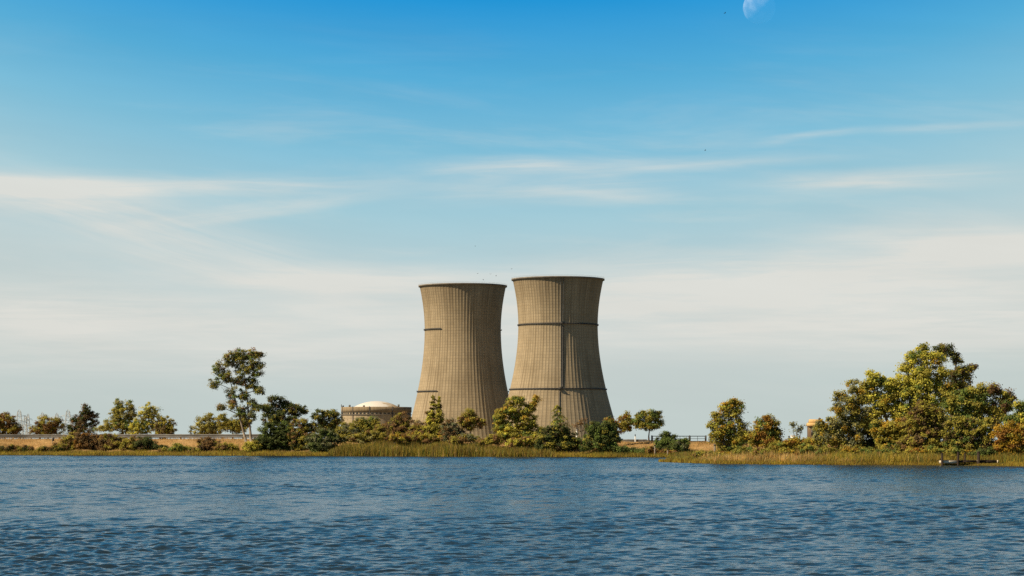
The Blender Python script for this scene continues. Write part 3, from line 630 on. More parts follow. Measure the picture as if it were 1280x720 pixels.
rng = np.random.default_rng(77)
P, px, s = sample_bank(412, 700, -.7, 7, 30000, rng, .8)
env = np.interp(px, [412, 428, 600, 625, 690, 700], [.45, 1, 1, .72, .6, .25])
blades('reeds', 'green and gold reed bed along the shore below the cooling towers', 'reeds', P, env * rng.uniform(.75, 1.8, len(P)) * (.72 + .5 * patchy(P, .6, 1)) * (1.02 - .03 * s), .035, [('reed', .50), ('green', .34), ('straw', .08), ('brown', .08)], 201, .13, .95)
P, px, s = sample_bank(-60, 900, -.35, 4.4, 40000, rng, 1.3)
blades('shore_grass', 'narrow fringe of yellow green grass along the far waterline', 'grass', P, rng.uniform(.18, .5, len(P)) * (.7 + .6 * patchy(P, .5, 2)), .03, [('reed', .55), ('gold', .12), ('yellow', .18), ('brown', .15)], 202)
P, px, s = sample_bank(-60, 960, 2.0, 21, 42000, rng)
blades('dry_grass', 'golden dry grass covering the slope below the guardrail', 'grass', P, rng.uniform(.10, .34, len(P)) * (.5 + patchy(P, .4, 4)), .022, [('straw', .75), ('brown', .15), ('pale', .1)], 203, .35)
P, px, s = sample_bank(740, 880, 1.0, 7, 6000, rng, 1.5)
blades('green_grass', 'green grass at the foot of the slope below the lone tree', 'grass', P, rng.uniform(.2, .6, len(P)), .03, [('green', .6), ('reed', .4)], 204)
P, px, s = sample_point(822, 1300, -.3, 1.8, 15000, rng)
k = s_point(P[:, 0], P[:, 1]) > -.3; P = P[k]
blades('shore_grass', 'low golden grass along the water edge of the wooded point', 'grass', P, rng.uniform(.12, .38, len(P)) * np.where((px[k] > 1168) & (px[k] < 1252), .35, 1), .022, [('reed', .5), ('gold', .25), ('brown', .15), ('yellow', .1)], 205)
P, px, s = sample_point(868, 1075, .9, 13, 20000, rng)
k = s_point(P[:, 0], P[:, 1]) > .3; P = P[k]; px = px[k]
env = np.interp(px, [868, 885, 930, 1040, 1075], [.35, .75, 1, 1, .4])
blades('reeds', 'tan dead reeds in front of the willows on the point', 'reeds', P, env * rng.uniform(.42, 1.1, len(P)) * (.45 + .85 * patchy(P, .7, 3) * patchy(P, 1.9, 1)), .024, [('straw', .5), ('pale', .2), ('rust', .14), ('reed', .16)], 206, .16, 1.3)
P, px, s = sample_point(985, 1186, .8, 12, 24000, rng)
env = np.interp(px, [985, 1040, 1150, 1186], [.3, 1, 1, .7])
blades('reeds', 'yellow green reeds in front of the grove left of the dock', 'reeds', P, env * rng.uniform(.35, .92, len(P)) * (.5 + .8 * patchy(P, .8, 5)), .024, [('reed', .5), ('green', .32), ('gold', .08), ('straw', .10)], 207, .18, 1.2)
P, px, s = sample_point(1176, 1320, 4.2, 14, 9000, rng)
blades('tall_grass', 'rough olive grass behind the dock', 'grass', P, rng.uniform(.3, .8, len(P)), .022, [('reed', .5), ('rust', .2), ('green', .3)], 208)
P, px, s = sample_point(845, 900, 1.0, 30, 6000, rng)
k = s_point(P[:, 0], P[:, 1]) > .2; P = P[k]
blades('tall_grass', 'rough brown green grass on the bare tip of the point', 'grass', P, rng.uniform(.15, .5, len(P)), .024, [('reed', .5), ('pale', .2), ('green', .3)], 209)

P, px, s = sample_point(862, 1310, 9, 36, 16000, rng)
blades('tall_grass', 'rough brown undergrowth between the trees of the point', 'grass', P, rng.uniform(.35, .95, len(P)), .026, [('reed', .4), ('brown', .3), ('green', .3)], 210)

# ------------------------------------------------------------------ cooling towers
def concrete_mat(name, base, dark, nrib):
    m, nt, b = new_mat(name)
    uv = ND(nt, 'ShaderNodeUVMap'); br = ND(nt, 'ShaderNodeTexBrick'); br.offset = 0; br.squash = 1
    br.inputs['Scale'].default_value = 1; br.inputs['Brick Width'].default_value = 1; br.inputs['Row Height'].default_value = 1
    br.inputs['Mortar Size'].default_value = .11; br.inputs['Mortar Smooth'].default_value = .3; br.inputs['Bias'].default_value = 0
    br.inputs['Color1'].default_value = (.93, .93, .93, 1); br.inputs['Color2'].default_value = (1.04, 1.03, 1.01, 1); br.inputs['Mortar'].default_value = (.90, .89, .88, 1)
    nt.links.new(uv.outputs[0], br.inputs['Vector'])
    def nz(sx, sy, det, rough=.6):
        mp = ND(nt, 'ShaderNodeMapping'); mp.inputs['Scale'].default_value = (sx, sy, 1); nt.links.new(uv.outputs[0], mp.inputs[0])
        n = ND(nt, 'ShaderNodeTexNoise'); n.inputs['Scale'].default_value = 1; n.inputs['Detail'].default_value = det; n.inputs['Roughness'].default_value = rough
        nt.links.new(mp.outputs[0], n.inputs['Vector']); return n.outputs['Fac']
    def mr(v, a, bb):
        r = ND(nt, 'ShaderNodeMapRange', interpolation_type='SMOOTHSTEP'); nt.links.new(v, r.inputs[0]); r.inputs[1].default_value = a; r.inputs[2].default_value = bb; return r.outputs[0]
    c = mixc(nt, mr(nz(.09, .11, 6), .35, .68), base, dark)
    c = mixc(nt, mathn(nt, 'MULTIPLY', mr(nz(1.1, .03, 5), .44, .70), .75), c, (dark[0] * .72, dark[1] * .70, dark[2] * .68))   # rain streaks
    c = mixc(nt, mathn(nt, 'MULTIPLY', mr(nz(.9, .05, 4), .60, .76), .6), c, (base[0] * 1.25, base[1] * 1.27, base[2] * 1.3))   # pale lime runs
    c = mixc(nt, mathn(nt, 'MULTIPLY', mr(nz(.6, .45, 3), .70, .76), .6), c, (.62, .55, .43))                                    # patches of repair
    c = mixc(nt, mathn(nt, 'MULTIPLY', mr(nz(.02, .55, 3), .45, .72), .35), c, (dark[0] * .85, dark[1] * .84, dark[2] * .83))      # pour bands
    sp = ND(nt, 'ShaderNodeSeparateXYZ'); nt.links.new(uv.outputs[0], sp.inputs[0])
    if nrib == 84:
        st = mathn(nt, 'ADD', sp.outputs[1], mathn(nt, 'MULTIPLY', mathn(nt, 'SUBTRACT', nz(.8, .01, 4), .5), 26))
        c = mixc(nt, mathn(nt, 'MULTIPLY', mr(st, 47, 57), .45), c, (dark[0] * .55, dark[1] * .53, dark[2] * .52))        # soot and water runs under the rim
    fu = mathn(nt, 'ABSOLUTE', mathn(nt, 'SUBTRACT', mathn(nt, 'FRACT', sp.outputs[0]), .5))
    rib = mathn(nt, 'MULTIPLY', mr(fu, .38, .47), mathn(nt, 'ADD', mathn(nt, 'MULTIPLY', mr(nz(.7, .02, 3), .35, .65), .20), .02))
    c = mixc(nt, rib, c, (dark[0] * .45, dark[1] * .44, dark[2] * .42))        # dark joint lines beside the ribs, weathered unevenly
    c = mixc(nt, 1.0, c, br.outputs['Color'], 'MULTIPLY')
    nt.links.new(c, b.inputs['Base Color']); b.inputs['Diffuse Roughness'].default_value = .2; b.inputs['Roughness'].default_value = .92; b.inputs['Specular IOR Level'].default_value = .15
    bp = ND(nt, 'ShaderNodeBump'); bp.inputs['Strength'].default_value = .5; bp.inputs['Distance'].default_value = .2; bp.invert = True
    nt.links.new(br.outputs['Fac'], bp.inputs['Height']); nt.links.new(bp.outputs[0], b.inputs['Normal'])
    return m
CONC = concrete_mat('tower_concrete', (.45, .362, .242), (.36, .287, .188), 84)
RIMC = plain_mat('rim_concrete', (.17, .15, .13), (.26, .23, .19), .3, .9)

def profile(z, hh):
    zt = .715 * hh; rt = .2465 * hh
    b = np.where(z < zt, (.585 if hh < 128 else .63) * hh, (.512 if hh < 128 else .53) * hh)
    return rt * np.sqrt(1 + ((z - zt) / b) ** 2)

def revolve(zs, rs, n, urep, vscale, a0=0.0, a1=2 * PI, close=True):
    na = n if close else n + 1
    A = a0 + (a1 - a0) * np.arange(na) / n
    V = np.stack([np.outer(rs, np.cos(A)).ravel(), np.outer(rs, np.sin(A)).ravel(), np.repeat(zs, na)], 1)
    Q = []; UV = []
    for i in range(len(zs) - 1):
        for k in range(n):
            k2 = (k + 1) % na
            Q.append((i * na + k, i * na + k2, (i + 1) * na + k2, (i + 1) * na + k))
            u0, u1 = urep * k / n, urep * (k + 1) / n; v0, v1 = zs[i] * vscale, zs[i + 1] * vscale
            UV += [(u0, v0), (u1, v0), (u1, v1), (u0, v1)]
    return V, Q, UV

def ring_part(name, parent, root, z, hh, w, h, a0, a1, mat, n=96):
    """open walkway: deck plate with kick rail and hand rail, swept along an arc of the shell"""
    full = abs(a1 - a0 - 2 * PI) < 1e-6
    r = float(profile(np.array(z), hh)); mb = MB(); na = n if full else n + 1
    def sweep(r0, r1, z0, z1):
        V = []
        for k in range(na):
            a = a0 + (a1 - a0) * k / n
            for (rr, zz) in ((r0, z0), (r1, z0), (r1, z1), (r0, z1)): V.append((rr * math.cos(a), rr * math.sin(a), zz))
        Q = []
        for k in range(n):
            k2 = (k + 1) % na
            for j in range(4): Q.append((k * 4 + j, k * 4 + (j + 1) % 4, k2 * 4 + (j + 1) % 4, k2 * 4 + j))
        mb.add(V, Q)
    sweep(r - .6, r + w, z - .25, z + .12)
    sweep(r + w - .12, r + w, z + .12, z + h)
    for k in range(0, n, 1):
        a = a0 + (a1 - a0) * k / n; rr = r + w + .05
        mb.bar((rr * math.cos(a), rr * math.sin(a), z - .2), (rr * math.cos(a), rr * math.sin(a), z + h + .3), .06)
    return quads_mesh(name, [(p[0] + root[0], p[1] + root[1], p[2] + root[2]) for p in mb.v], mb.q, mat, parent, origin=root)

def cooling_tower(label, px, d, hh, kind):
    x = (px - 640) * d / FPX; root = (x, d, gz(x, d) - .1)
    e = empty('cooling_tower', root, label, 'cooling tower', 'the pair of hyperbolic cooling towers')
    zs = np.linspace(0, hh, 90); rs = profile(zs, hh)
    V, Q, UV = revolve(zs, rs, 504, 84, 1 / 2.3)
    a = np.arctan2(V[:, 1], V[:, 0]); off = np.tile(np.array([0, 0, 0, 0, .16, .16]), len(V) // 6)        # 84 raised meridional ribs
    V[:, 0] += np.cos(a) * off; V[:, 1] += np.sin(a) * off
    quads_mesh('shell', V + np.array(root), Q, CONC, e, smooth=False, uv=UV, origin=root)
    V, Q, UV = revolve(zs[10:][::-1], (rs - .55)[10:][::-1], 96, 84, 1 / 2.3)
    quads_mesh('inner_shell', V + np.array(root), Q, RIMC, e, smooth=True, uv=UV, origin=root)
    rt = rs[-1]
    V, Q, UV = revolve(np.array([hh - 1.0, hh - .9, hh + .25, hh + .3, hh + .3, hh - .9]), np.array([rt - .3, rt + 1.0, rt + 1.15, rt + 1.0, rt - 1.2, rt - 1.3]), 168, 84, .3)
    quads_mesh('rim', V + np.array(root), Q, RIMC, e, uv=UV, origin=root)
    mb = MB()
    for k in range(96):
        a = 2 * PI * k / 96; a2 = 2 * PI * (k + 1) / 96; R = rt + .95
        p = (root[0] + R * math.cos(a), root[1] + R * math.sin(a)); q = (root[0] + R * math.cos(a2), root[1] + R * math.sin(a2))
        mb.bar((*p, root[2] + hh + .25), (*p, root[2] + hh + 1.35), .05)
        mb.bar((*p, root[2] + hh + 1.3), (*q, root[2] + hh + 1.3), .05); mb.bar((*p, root[2] + hh + .85), (*q, root[2] + hh + .85), .03)
    mb.build('railing', PALESTEEL, e, origin=root)
    V, Q, UV = revolve(np.array([-.5, .9, .95, .95]), np.array([rs[0] + 2.2, rs[0] + 2.2, rs[0] + 2.1, rs[0] - .5]), 120, 84, .3)
    quads_mesh('foundation', V + np.array(root), Q, plain_mat('foundation_concrete', (.42, .39, .34), (.5, .46, .4), .2, .9), e, uv=UV, origin=root)
    fr = -PI / 2
    for zf in (.312, .713):
        z = zf * hh
        if kind == 'full':
            ring_part('catwalk', e, root, z, hh, .8, .75, 0, 2 * PI, STEEL)
        else:
            # the walkway runs from the front left, round the back, to the right flank
            ring_part('catwalk', e, root, z, hh, .9, .7, .01, fr + 2 * PI + math.asin(-.53), STEEL, 72)
    if kind == 'full':
        def along(z0, z1, dpx0, dpx1, rad, mat, name):
            m = d / FPX; P = []
            for i in range(25):
                t = i / 24; z = z0 + (z1 - z0) * t; r = float(profile(np.array(z), hh)) + .45
                xx = (dpx0 + (dpx1 - dpx0) * t) * m
                P.append((root[0] + xx, root[1] - math.sqrt(r * r - xx * xx), root[2] + z))
            mb = MB(); mb.tube(P, [rad] * 25, 6)
            return mb.build(name, mat, e, origin=root)
        along(.73 * hh, hh + .3, 5.2, 6.0, .28, GALV, 'pipe')
        along(.325 * hh, .70 * hh, 4.6, 5.2, .5, STEEL, 'pipe')
        along(1, .30 * hh, 0.5, 1.0, .35, STEEL, 'pipe')
        along(.325 * hh, hh, 2.6, 2.6, .3, GALV, 'ladder')
        for zf, dx, w in ((.312, 2.0, 3.2), (.713, 4.0, 3.6)):
            mb = MB(); r = float(profile(np.array(zf * hh), hh)) + 1.1
            c = (root[0] + dx * d / FPX, root[1] - r - .4, root[2] + zf * hh)
            mb.box(c, w, 2.0, .35); mb.box((c[0], c[1] - .95, c[2] + .75), w, .08, .8); mb.box((c[0] - w / 2, c[1] + .2, c[2] + .75), .08, 1.4, .8)
            mb.box((c[0] - .3, c[1] + .2, c[2] - .9), .4, .7, 1.5)
            mb.build('platform', STEEL, e, origin=root)
    return e, root

cooling_tower('left cooling tower with short broken walkways, smaller looking of the pair', 578.5, 2003, 128.4, 'part')
cooling_tower('right cooling tower ringed by two full dark walkways and a vertical pipe', 697.5, 1914, 127.9, 'full')

# ------------------------------------------------------------------ containment building
def containment():
    d = 2090; px = 470.5; m = d / FPX; x = (px - 640) * m
    root = (x, d, gz(x, d)); R = 43.3 * m; top = HCAM + (YH - 509.0) * m - root[2]
    e = empty('containment_building', root, 'round concrete reactor building with a low white dome left of the towers', 'building')
    mat = concrete_mat('containment_concrete', (.52, .42, .285), (.43, .345, .23), 40)
    V, Q, UV = revolve(np.linspace(0, top - 4.6, 12), np.full(12, R), 96, 36, 1 / 6.0)
    quads_mesh('wall', V + np.array(root), Q, mat, e, uv=UV, smooth=True, origin=root)
    par = concrete_mat('parapet_concrete', (.36, .28, .18), (.29, .225, .145), 40)
    V, Q, UV = revolve(np.array([top - 4.6, top - 4.5, top, top, top - .8, top - .8]), np.array([R - .1, R + .5, R + .5, R - 1.0, R - 1.0, R * .5]), 96, 36, 1 / 3.0)
    quads_mesh('parapet', V + np.array(root), Q, par, e, uv=UV, origin=root)
    dr = 30.5 * m; dh = 8.8 * m; rad = (dr * dr + dh * dh) / (2 * dh); ph = np.linspace(math.asin(dr / rad), 0.02, 14)
    V, Q, UV = revolve(top - .8 + rad * np.cos(ph) - (rad - dh), rad * np.sin(ph), 72, 24, .2)
    m2, nt, b = new_mat('dome_paint')
    tc = ND(nt, 'ShaderNodeTexCoord'); sp = ND(nt, 'ShaderNodeSeparateXYZ'); nt.links.new(tc.outputs['Object'], sp.inputs[0])
    nz = ND(nt, 'ShaderNodeTexNoise'); nz.inputs['Scale'].default_value = .12; nz.inputs['Detail'].default_value = 4; nt.links.new(tc.outputs['Object'], nz.inputs['Vector'])
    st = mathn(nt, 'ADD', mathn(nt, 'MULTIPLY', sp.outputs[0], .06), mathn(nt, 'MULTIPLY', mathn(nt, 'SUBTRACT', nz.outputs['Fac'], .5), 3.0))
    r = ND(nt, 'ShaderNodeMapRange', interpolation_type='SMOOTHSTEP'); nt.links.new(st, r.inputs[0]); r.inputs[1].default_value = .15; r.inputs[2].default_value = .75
    nt.links.new(mixc(nt, r.outputs[0], (.70, .66, .60), (.47, .36, .22)), b.inputs['Base Color']); b.inputs['Roughness'].default_value = .7   # white on the left, tan towards the right, edge broken by noise
    quads_mesh('dome', V + np.array(root), Q, m2, e, uv=UV, smooth=True, origin=root)
    V, Q, UV = revolve(np.array([top - 6.9, top - 6.8, top - 6.4, top - 6.3]), np.array([R - .1, R + .8, R + .8, R - .1]), 96, 36, .3)
    quads_mesh('ledge', V + np.array(root), Q, RIMC, e, uv=UV, origin=root)
    proto = None
    for k in range(26):
        a = math.radians(186 + k * 168 / 25); c = (R + .03) * math.cos(a), (R + .03) * math.sin(a)
        if proto is None:
            mb = MB(); mb.box((0, 0, 0), 1.9, .3, 1.1); o = mb.build('window', BLACKPAINT, e); proto = o
        else:
            o = proto.copy(); link(o, e)
        o.location = (c[0], c[1], top - 5.6); o.rotation_euler = (0, 0, a + PI / 2)
    for a in (200, 232, 262, 300):
        mb = MB(); q = math.radians(a); mb.tube([(root[0] + (R + .7) * math.cos(q), d + (R + .7) * math.sin(q), root[2]), (root[0] + (R + .7) * math.cos(q), d + (R + .7) * math.sin(q), root[2] + top + .4)], [.28, .28], 6)
        mb.build('downpipe', STEEL, e, origin=root)
    for a, h_ in ((215, 1.5), (250, 1.0), (318, 1.8)):
        q = math.radians(a); mb = MB(); mb.box((root[0] + (R - 3) * math.cos(q), d + (R - 3) * math.sin(q), root[2] + top - .8 + h_ / 2 + .6), 1.6, 1.6, h_ + 1.0); mb.build('roof_vent', GALV, e, origin=root)
    mb = MB(); mb.bar((root[0] - R - .3, d, root[2]), (root[0] - R - .3, d, root[2] + top + 2.4), .45); mb.box((root[0] - R + 1.2, d, root[2] + top + .9), 1.4, 1.4, 1.2)
    mb.build('mast', STEEL, e, origin=root)
containment()

# ------------------------------------------------------------------ transmission pylons far left
def pylon(px, pytop, d, arms, label, group='distant transmission pylons', w=2.4):
    x = (px - 640) * d / FPX; z0 = gz(x, d); H = HCAM + (YH - pytop) * d / FPX - z0; root = (x, d, z0)
    e = empty('transmission_pylon', root, label, 'pylon', group); mb = MB(); lv = 7
    def ring(t): h = w * (1 - .72 * t); return [(x + sx * h, d + sy * h, z0 + H * t) for sx, sy in ((-1, -1), (1, -1), (1, 1), (-1, 1))]
    for i in range(lv):
        a, b = ring(i / lv * .94), ring((i + 1) / lv * .94)
        for k in range(4):
            mb.bar(a[k], b[k], .13); mb.bar(a[k], b[(k + 1) % 4], .07); mb.bar(a[(k + 1) % 4], b[k], .07); mb.bar(b[k], b[(k + 1) % 4], .07)
    t = ring(.94)
    for k in range(4): mb.bar(t[k], (x, d, z0 + H), .1)
    mb.build('lattice_mast', PALESTEEL, e, origin=root)
    for f in arms:
        mb = MB(); z = z0 + H * f; L = w * 1.5
        for s in (-1, 1):
            mb.bar((x, d - .3, z), (x + s * L, d, z + .1), .1); mb.bar((x, d + .3, z + .9), (x + s * L, d, z + .1), .08)
            mb.bar((x + s * L, d, z + .1), (x + s * L, d, z - .9), .1)
        mb.build('crossarm', PALESTEEL, e, origin=root)
pylon(24, 512, 1250, (.62, .80), 'leftmost pylon, beside the tree cut by the left edge')
pylon(31.5, 519, 1300, (.6, .8), 'left of two close set pylons left of the low rounded brownish tree', w=1.5)
pylon(35, 517, 1320, (.6, .8), 'right of two close set pylons left of the low rounded brownish tree', w=1.5)
pylon(53, 515, 1350, (.7, .85), 'pylon rising behind the left of the low rounded brownish tree', w=1.9)
pylon(71, 516, 1280, (.7, .85), 'pylon rising behind the right of the low rounded brownish tree', w=1.9)
pylon(85, 512, 1230, (.62, .80), 'rightmost pylon with clear crossarms, beside the ragged dark brown tree')

# ------------------------------------------------------------------ guardrails
def rail_y(x): return float(np.interp(x, [-400, -83, -29, 18, 60, 400], [420, 388, 366, 338, 322, 318])) + 21.0
def guardrail(px0, px1, label, zlo, zhi, spacing=3.5, first=0.0):
    x0 = (px0 - 640) * rail_y(-50) / FPX; x1 = (px1 - 640) * rail_y(10 if px0 > 600 else -30) / FPX
    root = ((x0 + x1) / 2, rail_y((x0 + x1) / 2), gz((x0 + x1) / 2, rail_y((x0 + x1) / 2)))
    e = empty('guardrail', root, label, 'guardrail')
    prof = [(0, 0), (-.09, .12), (-.09, .28), (0, .40), (0, .52), (-.09, .64), (-.09, .84), (0, 1.0)]      # corrugated beam section
    n = 60; V = []; Q = []
    for i in range(n + 1):
        x = x0 + (x1 - x0) * i / n; y = rail_y(x); g = gz(x, y)
        for (o, t) in prof: V.append((x, y + o - .08, g + zlo + (zhi - zlo) * t))
    for i in range(n):
        for j in range(len(prof) - 1): Q.append((i * 8 + j, (i + 1) * 8 + j, (i + 1) * 8 + j + 1, i * 8 + j + 1))
    quads_mesh('beam', V, Q, GALV, e, origin=root)
    proto = None; x = x0 + first
    while x < x1:
        y = rail_y(x)
        if proto is None:
            mb = MB(); mb.box((0, 0, .15), .26, .22, zhi + .34); mb.box((0, -.14, zlo - .06), .3, .08, .26)
            proto = o = mb.build('post', GREYWOOD, e)
        else:
            o = proto.copy(); link(o, e)
        o.location = (x - root[0], y - root[1] + .12, gz(x, y) - root[2] + zhi / 2 - .3); x += spacing
guardrail(-60, 430, 'long weathered grey guardrail along the crest of the left bank', .22, .80, 3.62, 1.2)
guardrail(766, 806, 'short low grey guardrail beside the lone flat-topped tree', .05, .42, 3.3, .8)

# ------------------------------------------------------------------ gate, posts, cabinet, hut
def gate():
    d = on_bank(850, 22.5); x = lambda p: (p - 640) * d / FPX
    root = (x(849), d, gz(x(849), d)); e = empty('metal_gate', root, 'dark two-leaf metal bar gate on the crest behind the pair of bushes', 'gate')
    zt = HCAM + (YH - 545.2) * d / FPX; zb = HCAM + (YH - 551.6) * d / FPX
    for p in (814.8, 862, 882.3):
        mb = MB(); g = gz(x(p), d); mb.box((x(p), d, (g - .2 + zt + .12) / 2), .20, .20, zt + .12 - g + .2); mb.build('post', BLACKPAINT, e, origin=root)
    for a, b, mids in ((815.8, 861, (827, 838.5, 850)), (863, 881.3, (872,))):
        mb = MB()
        for k, f in enumerate((0, .5, 1)): 
            z = zb + (zt - zb) * f; mb.bar((x(a), d, z), (x(b), d, z), .075 if f != .5 else .045)
        for q in (a, b): mb.bar((x(q), d, zb), (x(q), d, zt), .06)
        for q in mids: mb.bar((x(q), d, zb), (x(q), d, zt), .04)
        mb.build('leaf', BLACKPAINT, e, origin=root)
gate()

def post(name, label, cat, px, py0, d, w, mat, cap=None, capname='cap', taper=1.0, cw=1.5, ch=.25):
    x = (px - 640) * d / FPX; g = gz(x, d); root = (x, d, g); zt = HCAM + (YH - py0) * d / FPX
    e = empty(name, root, label, cat)
    mb = MB(); mb.tube([(x, d, g - .2), (x, d, zt)], [w / 2, w / 2 * taper], 6); mb.build('shaft', mat, e, origin=root)
    if cap:
        mb = MB(); mb.box((x, d - w * .1, zt + ch / 2 - .03), w * cw, w * cw, ch); mb.build(capname, cap, e, origin=root)
    return e
post('marker_post', 'white marker post on the crest with a thin dark tip', 'post', 794, 545, on_bank(794, 20), .16, WHITE, BLACKPAINT, cw=.8, ch=.3)
post('marker_post', 'white post standing before the foot of the right cooling tower', 'post', 721, 538, on_bank(721, 12), .22, WHITE, WHITE, cw=1.3, ch=.12)
def signpost():
    d = on_bank(66, 13); x = (66 - 640) * d / FPX; g = gz(x, d); root = (x, d, g)
    e = empty('signpost', root, 'slim post with a small dark plate in front of the left guardrail', 'signpost')
    mb = MB(); mb.tube([(x - .1, d, g - .2), (x - .1, d, HCAM + (YH - 542.5) * d / FPX)], [.06, .05], 6); mb.build('shaft', GREYWOOD, e, origin=root)
    mb = MB(); mb.box((x + .07, d - .09, HCAM + (YH - 549) * d / FPX), .34, .05, .62); mb.build('plate', STEEL, e, origin=root)
signpost()
post('timber_post', 'leaning grey timber post left of the pair of gate bushes', 'post', 818.5, 557, on_bank(818.5, 1.5), .17, GREYWOOD, WOOD, cw=1.2, ch=.15)
post('timber_post', 'short grey timber post between the pair of gate bushes', 'post', 834.5, 562, on_bank(834.5, 1.2), .17, GREYWOOD, WOOD, cw=1.2, ch=.12)
post('timber_post', 'thick dark gatepost half hidden left of the point willow', 'post', 888.5, 543.5, on_bank(888.5, 22), .42, BLACKPAINT, WOOD, cw=1.1, ch=.2)
post('timber_post', 'weathered stub of post in the grass left of the point willow', 'post', 893.5, 556, on_bank(893.5, 4), .3, GREYWOOD, GREYWOOD, cw=1.15, ch=.15)

def cabinet():
    d = on_bank(991, 40); m = d / FPX; x = (991 - 640) * m; g = gz(x, d); root = (x, d, g); zt = HCAM + (YH - 544) * m
    e = empty('utility_cabinet', root, 'small white utility cabinet left of the leafless sapling', 'cabinet')
    w = 5.2 * m; mb = MB(); mb.box((x, d, (g + zt) / 2 - .05), w, .6, zt - g - .1); mb.build('body', WHITE, e, origin=root)
    mb = MB(); mb.box((x, d, zt - .03), w + .12, .72, .1); mb.build('lid', WHITE, e, origin=root)
    mb = MB(); mb.box((x + .02, d - .315, (g + zt) / 2), w * .8, .03, (zt - g) * .7); mb.build('door', WHITE, e, origin=root)
    post('timber_post', 'stubby dark post left of the white utility cabinet', 'post', 986.3, 545.5, d, .2, WOOD, WOOD, cw=1.1, ch=.1)
    post('timber_post', 'stubby dark post right of the white utility cabinet', 'post', 999.5, 546, d, .2, WOOD, WOOD, cw=1.1, ch=.1)
cabinet()

def intake_tower():
    d = 560.0; m = d / FPX; x = lambda p: (p - 640) * m; z = lambda p: HCAM + (YH - p) * m
    g = gz(x(1019), d); root = (x(1019), d, g)
    e = empty('service_tower', root, 'small brown tower with a flared tan top beside the grey willow', 'building')
    brown = plain_mat('brown_render', (.13, .085, .05), (.19, .125, .075), .8, .9); tan = plain_mat('tan_render', (.55, .36, .15), (.64, .44, .20), .8, .85)
    mb = MB(); mb.box((x(1019.5), d, (g + z(532.8)) / 2), 19 * m, 3.2, z(532.8) - g); mb.build('wall', brown, e, origin=root)
    def flare(z0, z1, w0, w1, mat, name, cx=1019.5):
        V = []
        for zz, w in ((z0, w0), (z1, w1)):
            for sx, sy in ((-1, -1), (1, -1), (1, 1), (-1, 1)): V.append((x(cx) + sx * w * m / 2, d + sy * (w * m / 2 * .9), zz))
        quads_mesh(name, V, [(3, 2, 1, 0), (4, 5, 6, 7), (0, 1, 5, 4), (1, 2, 6, 5), (2, 3, 7, 6), (3, 0, 4, 7)], mat, e, origin=root)
    flare(z(532.7), z(528.5), 22, 20, tan, 'cornice'); flare(z(528.4), z(524.2), 17, 15, tan, 'roof')
    mb = MB(); mb.box((x(1023.3), d - 1.75, (z(532) + z(522.8)) / 2), 2.8 * m, .5, z(522.8) - z(532)); mb.build('chimney', BLACKPAINT, e, origin=root)
    mb = MB(); mb.box((x(1015), d - 1.63, z(541)), .8, .1, 1.2); mb.build('window', BLACKPAINT, e, origin=root)
intake_tower()

# ------------------------------------------------------------------ dock at the right
def dock():
    d = on_point(1210, .3); m = d / FPX; x = lambda p: (p - 640) * m; z = lambda p: HCAM + (YH - p) * m
    root = (x(1210), d, gz(x(1210), d)); e = empty('dock', root, 'old low timber dock with dark piles at the right shore', 'dock')
    zt, zb = z(575.6), z(578.9)
    for a, b, mat, lo in ((1174, 1196.2, PALEWOOD, zb), (1196.6, 1221, WOOD, zb + .05), (1223.2, 1246.5, WOOD, zb + .05)):
        mb = MB(); mb.box(((x(a) + x(b)) / 2, d, (zt - .02 + lo) / 2), x(b) - x(a), .09, zt - lo); mb.build('fascia', mat, e, origin=root)
        mb = MB(); n = int((x(b) - x(a)) / .16)
        for i in range(n): mb.box((x(a) + .08 + i * .16, d + .9, zt + .02), .145, 1.7, .04)
        mb.build('deck', WOOD, e, origin=root)
    for p, top, w, dy in ((1177.2, 567, .21, -.17), (1197.0, 565.5, .14, -.15), (1202.6, 566, .20, 1.86), (1211, 567, .15, 1.86), (1222.6, 565.3, .25, -.18), (1228, 565, .22, 1.88)):
        mb = MB(); mb.tube([(x(p), d + dy, -.9), (x(p), d + dy, z(top))], [w / 2 * 1.05, w / 2], 6); o = mb.build('pile', WOOD, e, origin=root)
        mb = MB(); mb.tube([(x(p), d + dy, z(top) + .003), (x(p), d + dy, z(top) + .05)], [w / 2 * 1.15, w / 2 * .9], 6)
        c = mb.build('pile_cap', WOOD, e, origin=root); c.parent = o
    for p in (1221.9, 1247):
        mb = MB(); mb.box((x(p), d - .02, (zt + zb) / 2), .1, .16, zt - zb + .06); mb.build('cleat_block', PALEWOOD, e, origin=root)
dock()

